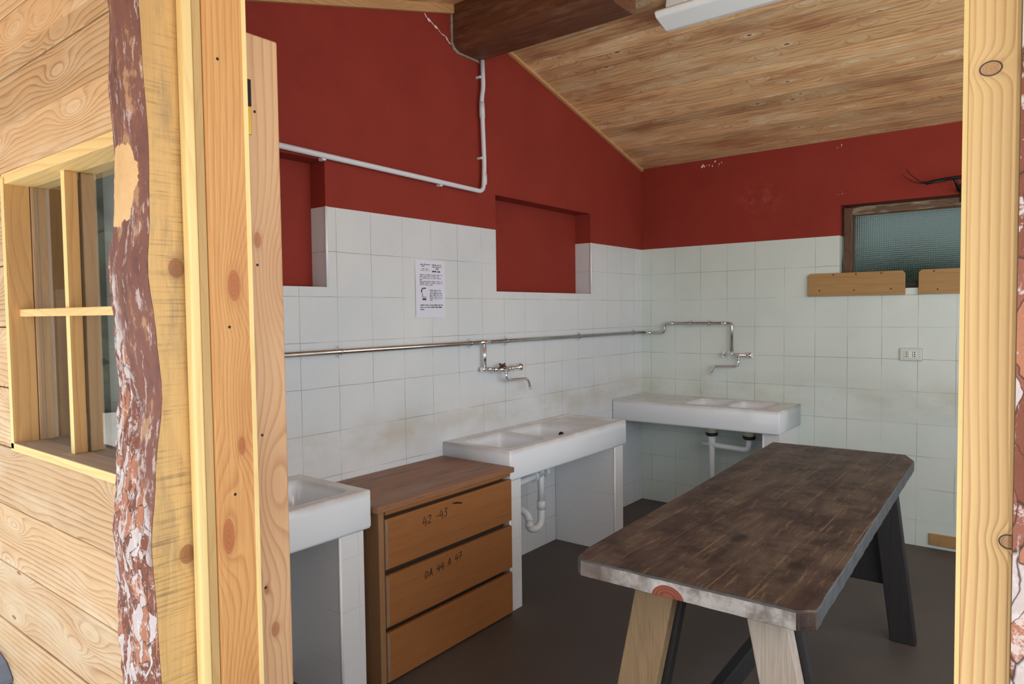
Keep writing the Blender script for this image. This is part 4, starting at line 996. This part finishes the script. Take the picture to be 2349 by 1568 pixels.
def cut_board(label, x0, x1, z0, z1, holes, grp):
    root = thing('wall_board', label, 'board', (x0, -0.001, z0), grp)
    c = 0.016
    t = MB(); t.prism([(x0, -0.001, z0), (x1, -0.001, z0), (x1, -0.001, z1 - c), (x1 - c, -0.001, z1), (x0 + c, -0.001, z1), (x0, -0.001, z1 - c)], (0, -0.022, 0), 0.0015); t.build('board', M_shelf, root)
    for (hx, hz) in holes: t = MB(); t.tube([(hx, -0.0225, hz), (hx, -0.0238, hz)], 0.0048, 12); t.build('screw_head', M_blackr, root)
cut_board('light brown chamfered board under the back window, left one of two', 1.242, 1.812, 1.563, 1.712, [(1.40, 1.70), (1.535, 1.70), (1.68, 1.70), (1.315, 1.60), (1.525, 1.598), (1.735, 1.60)], None)
cut_board('light brown chamfered board under the back window, cut off by the door post', 1.885, 2.46, 1.563, 1.712, [(1.965, 1.70), (1.985, 1.59), (2.2, 1.70), (2.35, 1.60)], None)
for (lbl, x0, x1, z0, z1) in (('short brown wood block on the skirting behind the far table leg', 1.690, 1.785, 0.010, 0.090), ('short brown wood block at floor level beside the right door post', 1.957, 2.16, 0.022, 0.092)):
    t = MB(); t.box(x0, x1, -0.016, -0.001, z0, z1, 0.003); t.build('wood_block', M_shelf, origin=((x0 + x1) / 2, -0.001, z0), label=lbl, cat='block')

so = thing('wall_socket', 'white rounded double power socket on the back tiled wall', 'socket', (1.846, 0.0, 1.19))
t = MB(); t.box(1.784, 1.908, -0.010, -0.0005, 1.151, 1.231, 0.008, seg=4); t.build('plate', plain('socket_plastic', lin(206, 214, 204), 0.3), so)
t = MB(); t.box(1.812, 1.878, -0.013, -0.009, 1.172, 1.212, 0.001); t.build('socket_insert', plain('socket_insert', lin(226, 230, 222), 0.3), so)
for xx in (1.822, 1.868):
    for zz in (1.179, 1.192, 1.205): t = MB(); t.tube([(xx, -0.0128, zz), (xx, -0.0136, zz)], 0.0038, 10); t.build('pin_hole', M_blackr, so)
for xx in (1.8315, 1.8575): t = MB(); t.box(xx - .001, xx + .001, -0.0136, -0.0128, 1.174, 1.210); t.build('seam', M_dgroove, so)

# window_2 in the back wall
w2 = thing('window_2', None, None, (2.0, 0.06, 1.61), kind='structure')
fy0, fy1 = 0.045, 0.10
t = MB(); t.box(WX0 + 0.012, 1.500, fy0, fy1, WZ0 + 0.002, WZ1 - 0.012, 0.006, m=M_oldwoodz); t.box(WX1 - 0.07, WX1 - 0.012, fy0, fy1, WZ0 + .002, WZ1 - 0.012, 0.006, m=M_oldwoodz)
t.build('stile', None, w2)
t = MB(); t.box(1.495, WX1 - 0.065, fy0 - 0.004, fy1, 2.085, WZ1 - 0.012, 0.006); t.build('top_rail', M_oldwood, w2)
t = MB(); t.box(1.495, WX1 - 0.065, fy0, fy1, WZ0 + .002, 1.645, 0.004); t.build('bottom_rail', plain('dark_rail', lin(52, 46, 44), .6), w2)
t = MB(); t.box(1.500, 1.507, 0.058, 0.072, 1.645, 2.085, 0.002); t.box(1.500, WX1 - .07, 0.058, 0.072, 2.078, 2.086, 0.002); t.build('glazing_bead', M_oldwoodz, w2)
t = MB(); t.box(1.502, WX1 - 0.068, 0.072, 0.078, 1.642, 2.088); t.build('pane', M_reed, w2)
# hedge and an added backdrop wall a little way behind that window
def hedge_mat():
    t = NT('hedge_leaves'); v, x, y, z = t.coords()
    return t.base(t.mix(t.ramp(t.noise(v, 30, 4, .7), [(0.4, 0.0), (0.6, 1.0)]), lin(30, 52, 26), lin(86, 112, 50)), 0.8)
hb = bmesh.new()
gr = [[hb.verts.new((1.0 + i * 0.05, 0.62 + 0.10 * noise.noise(Vector((i * .4, j * .4, 3))), -0.1 + j * 0.097 + (0.16 * noise.noise(Vector((i * .23, 2, 1))) if j > 17 else 0))) for i in range(50)] for j in range(21)]
gr.append([hb.verts.new((v.co.x, v.co.y + 0.3, v.co.z - 0.02)) for v in gr[-1]]); gr.append([hb.verts.new((v.co.x, v.co.y, -0.1)) for v in gr[-1]])
for a_, c_ in zip(gr, gr[1:]):
    for i in range(49): f = hb.faces.new((a_[i], a_[i + 1], c_[i + 1], c_[i])); f.smooth = True
t = MB(); t.merge(hb); t.build('hedge', hedge_mat(), label='dark green hedge blurred behind the back window glass', cat='hedge')
hb = bmesh.new()  # unseen hedge, added only to darken what the small pane reflects
gr = [[hb.verts.new((-10 + 0.8 * noise.noise(Vector((i * .6, j * .6, 7))), -22 + i * 0.6, -0.2 + j * 0.45 + (1.2 * noise.noise(Vector((i * .4, 5, 1))) if j == 11 else 0))) for i in range(30)] for j in range(12)]
gr.append([hb.verts.new((v.co.x - 1.5, v.co.y, -0.2)) for v in gr[-1]])
for a_, c_ in zip(gr, gr[1:]):
    for i in range(29): f = hb.faces.new((a_[i], a_[i + 1], c_[i + 1], c_[i])); f.smooth = True
t = MB(); t.merge(hb); t.build('hedge', plain('added_hedge_grey', lin(104, 106, 92), 0.9, var=0.3, scale=4), label='unseen tall hedge added to darken the reflection in the small window', cat='hedge')
t = MB(); t.box(0.9, 4.0, 1.05, 1.15, -0.1, 2.9); t.build('backdrop_wall', plain('blue_grey_backdrop', lin(120, 130, 130), 0.9, var=0.1), kind='structure')  # made-up wall that dims the view through the back window

# iron bracket above window
ir = thing('iron_bracket', 'black iron wall bracket with two thin curved prongs above the window', 'bracket', (2.1, 0.0, 2.2))
t = MB(); t.tube(path([(1.93, -0.13, 2.214), (2.02, -0.14, 2.224), (2.40, -0.14, 2.235)], 0.03), 0.010, 10, rad=None); t.build('bar', M_iron, ir)
for dz, dx in ((0.0, 0.0), (0.014, 0.022)):
    t = MB(); pts = [(1.806 + dx, -0.15, 2.283 + dz * 2), (1.828 + dx, -0.15, 2.255 + dz * 1.4), (1.86 + dx, -0.148, 2.230 + dz), (1.905, -0.145, 2.214 + dz * .6), (1.96, -0.140, 2.212 + dz * .3), (2.03, -0.14, 2.216)]
    t.tube(pts, 0.003, 8, rad=[0.0012, 0.0018, 0.0022, 0.0028, 0.005, 0.007]); t.build('prong', M_iron, ir)
t = MB(); t.tube(path([(2.075, -0.14, 2.22), (2.090, -0.06, 2.16), (2.095, -0.008, 2.165)], 0.03), 0.009, 10); t.box(2.088, 2.108, -0.008, -0.001, 2.10, 2.21, 0.002); t.build('arm', M_iron, ir)

for o in bpy.data.objects:
    if '_o' in o: del o['_o']
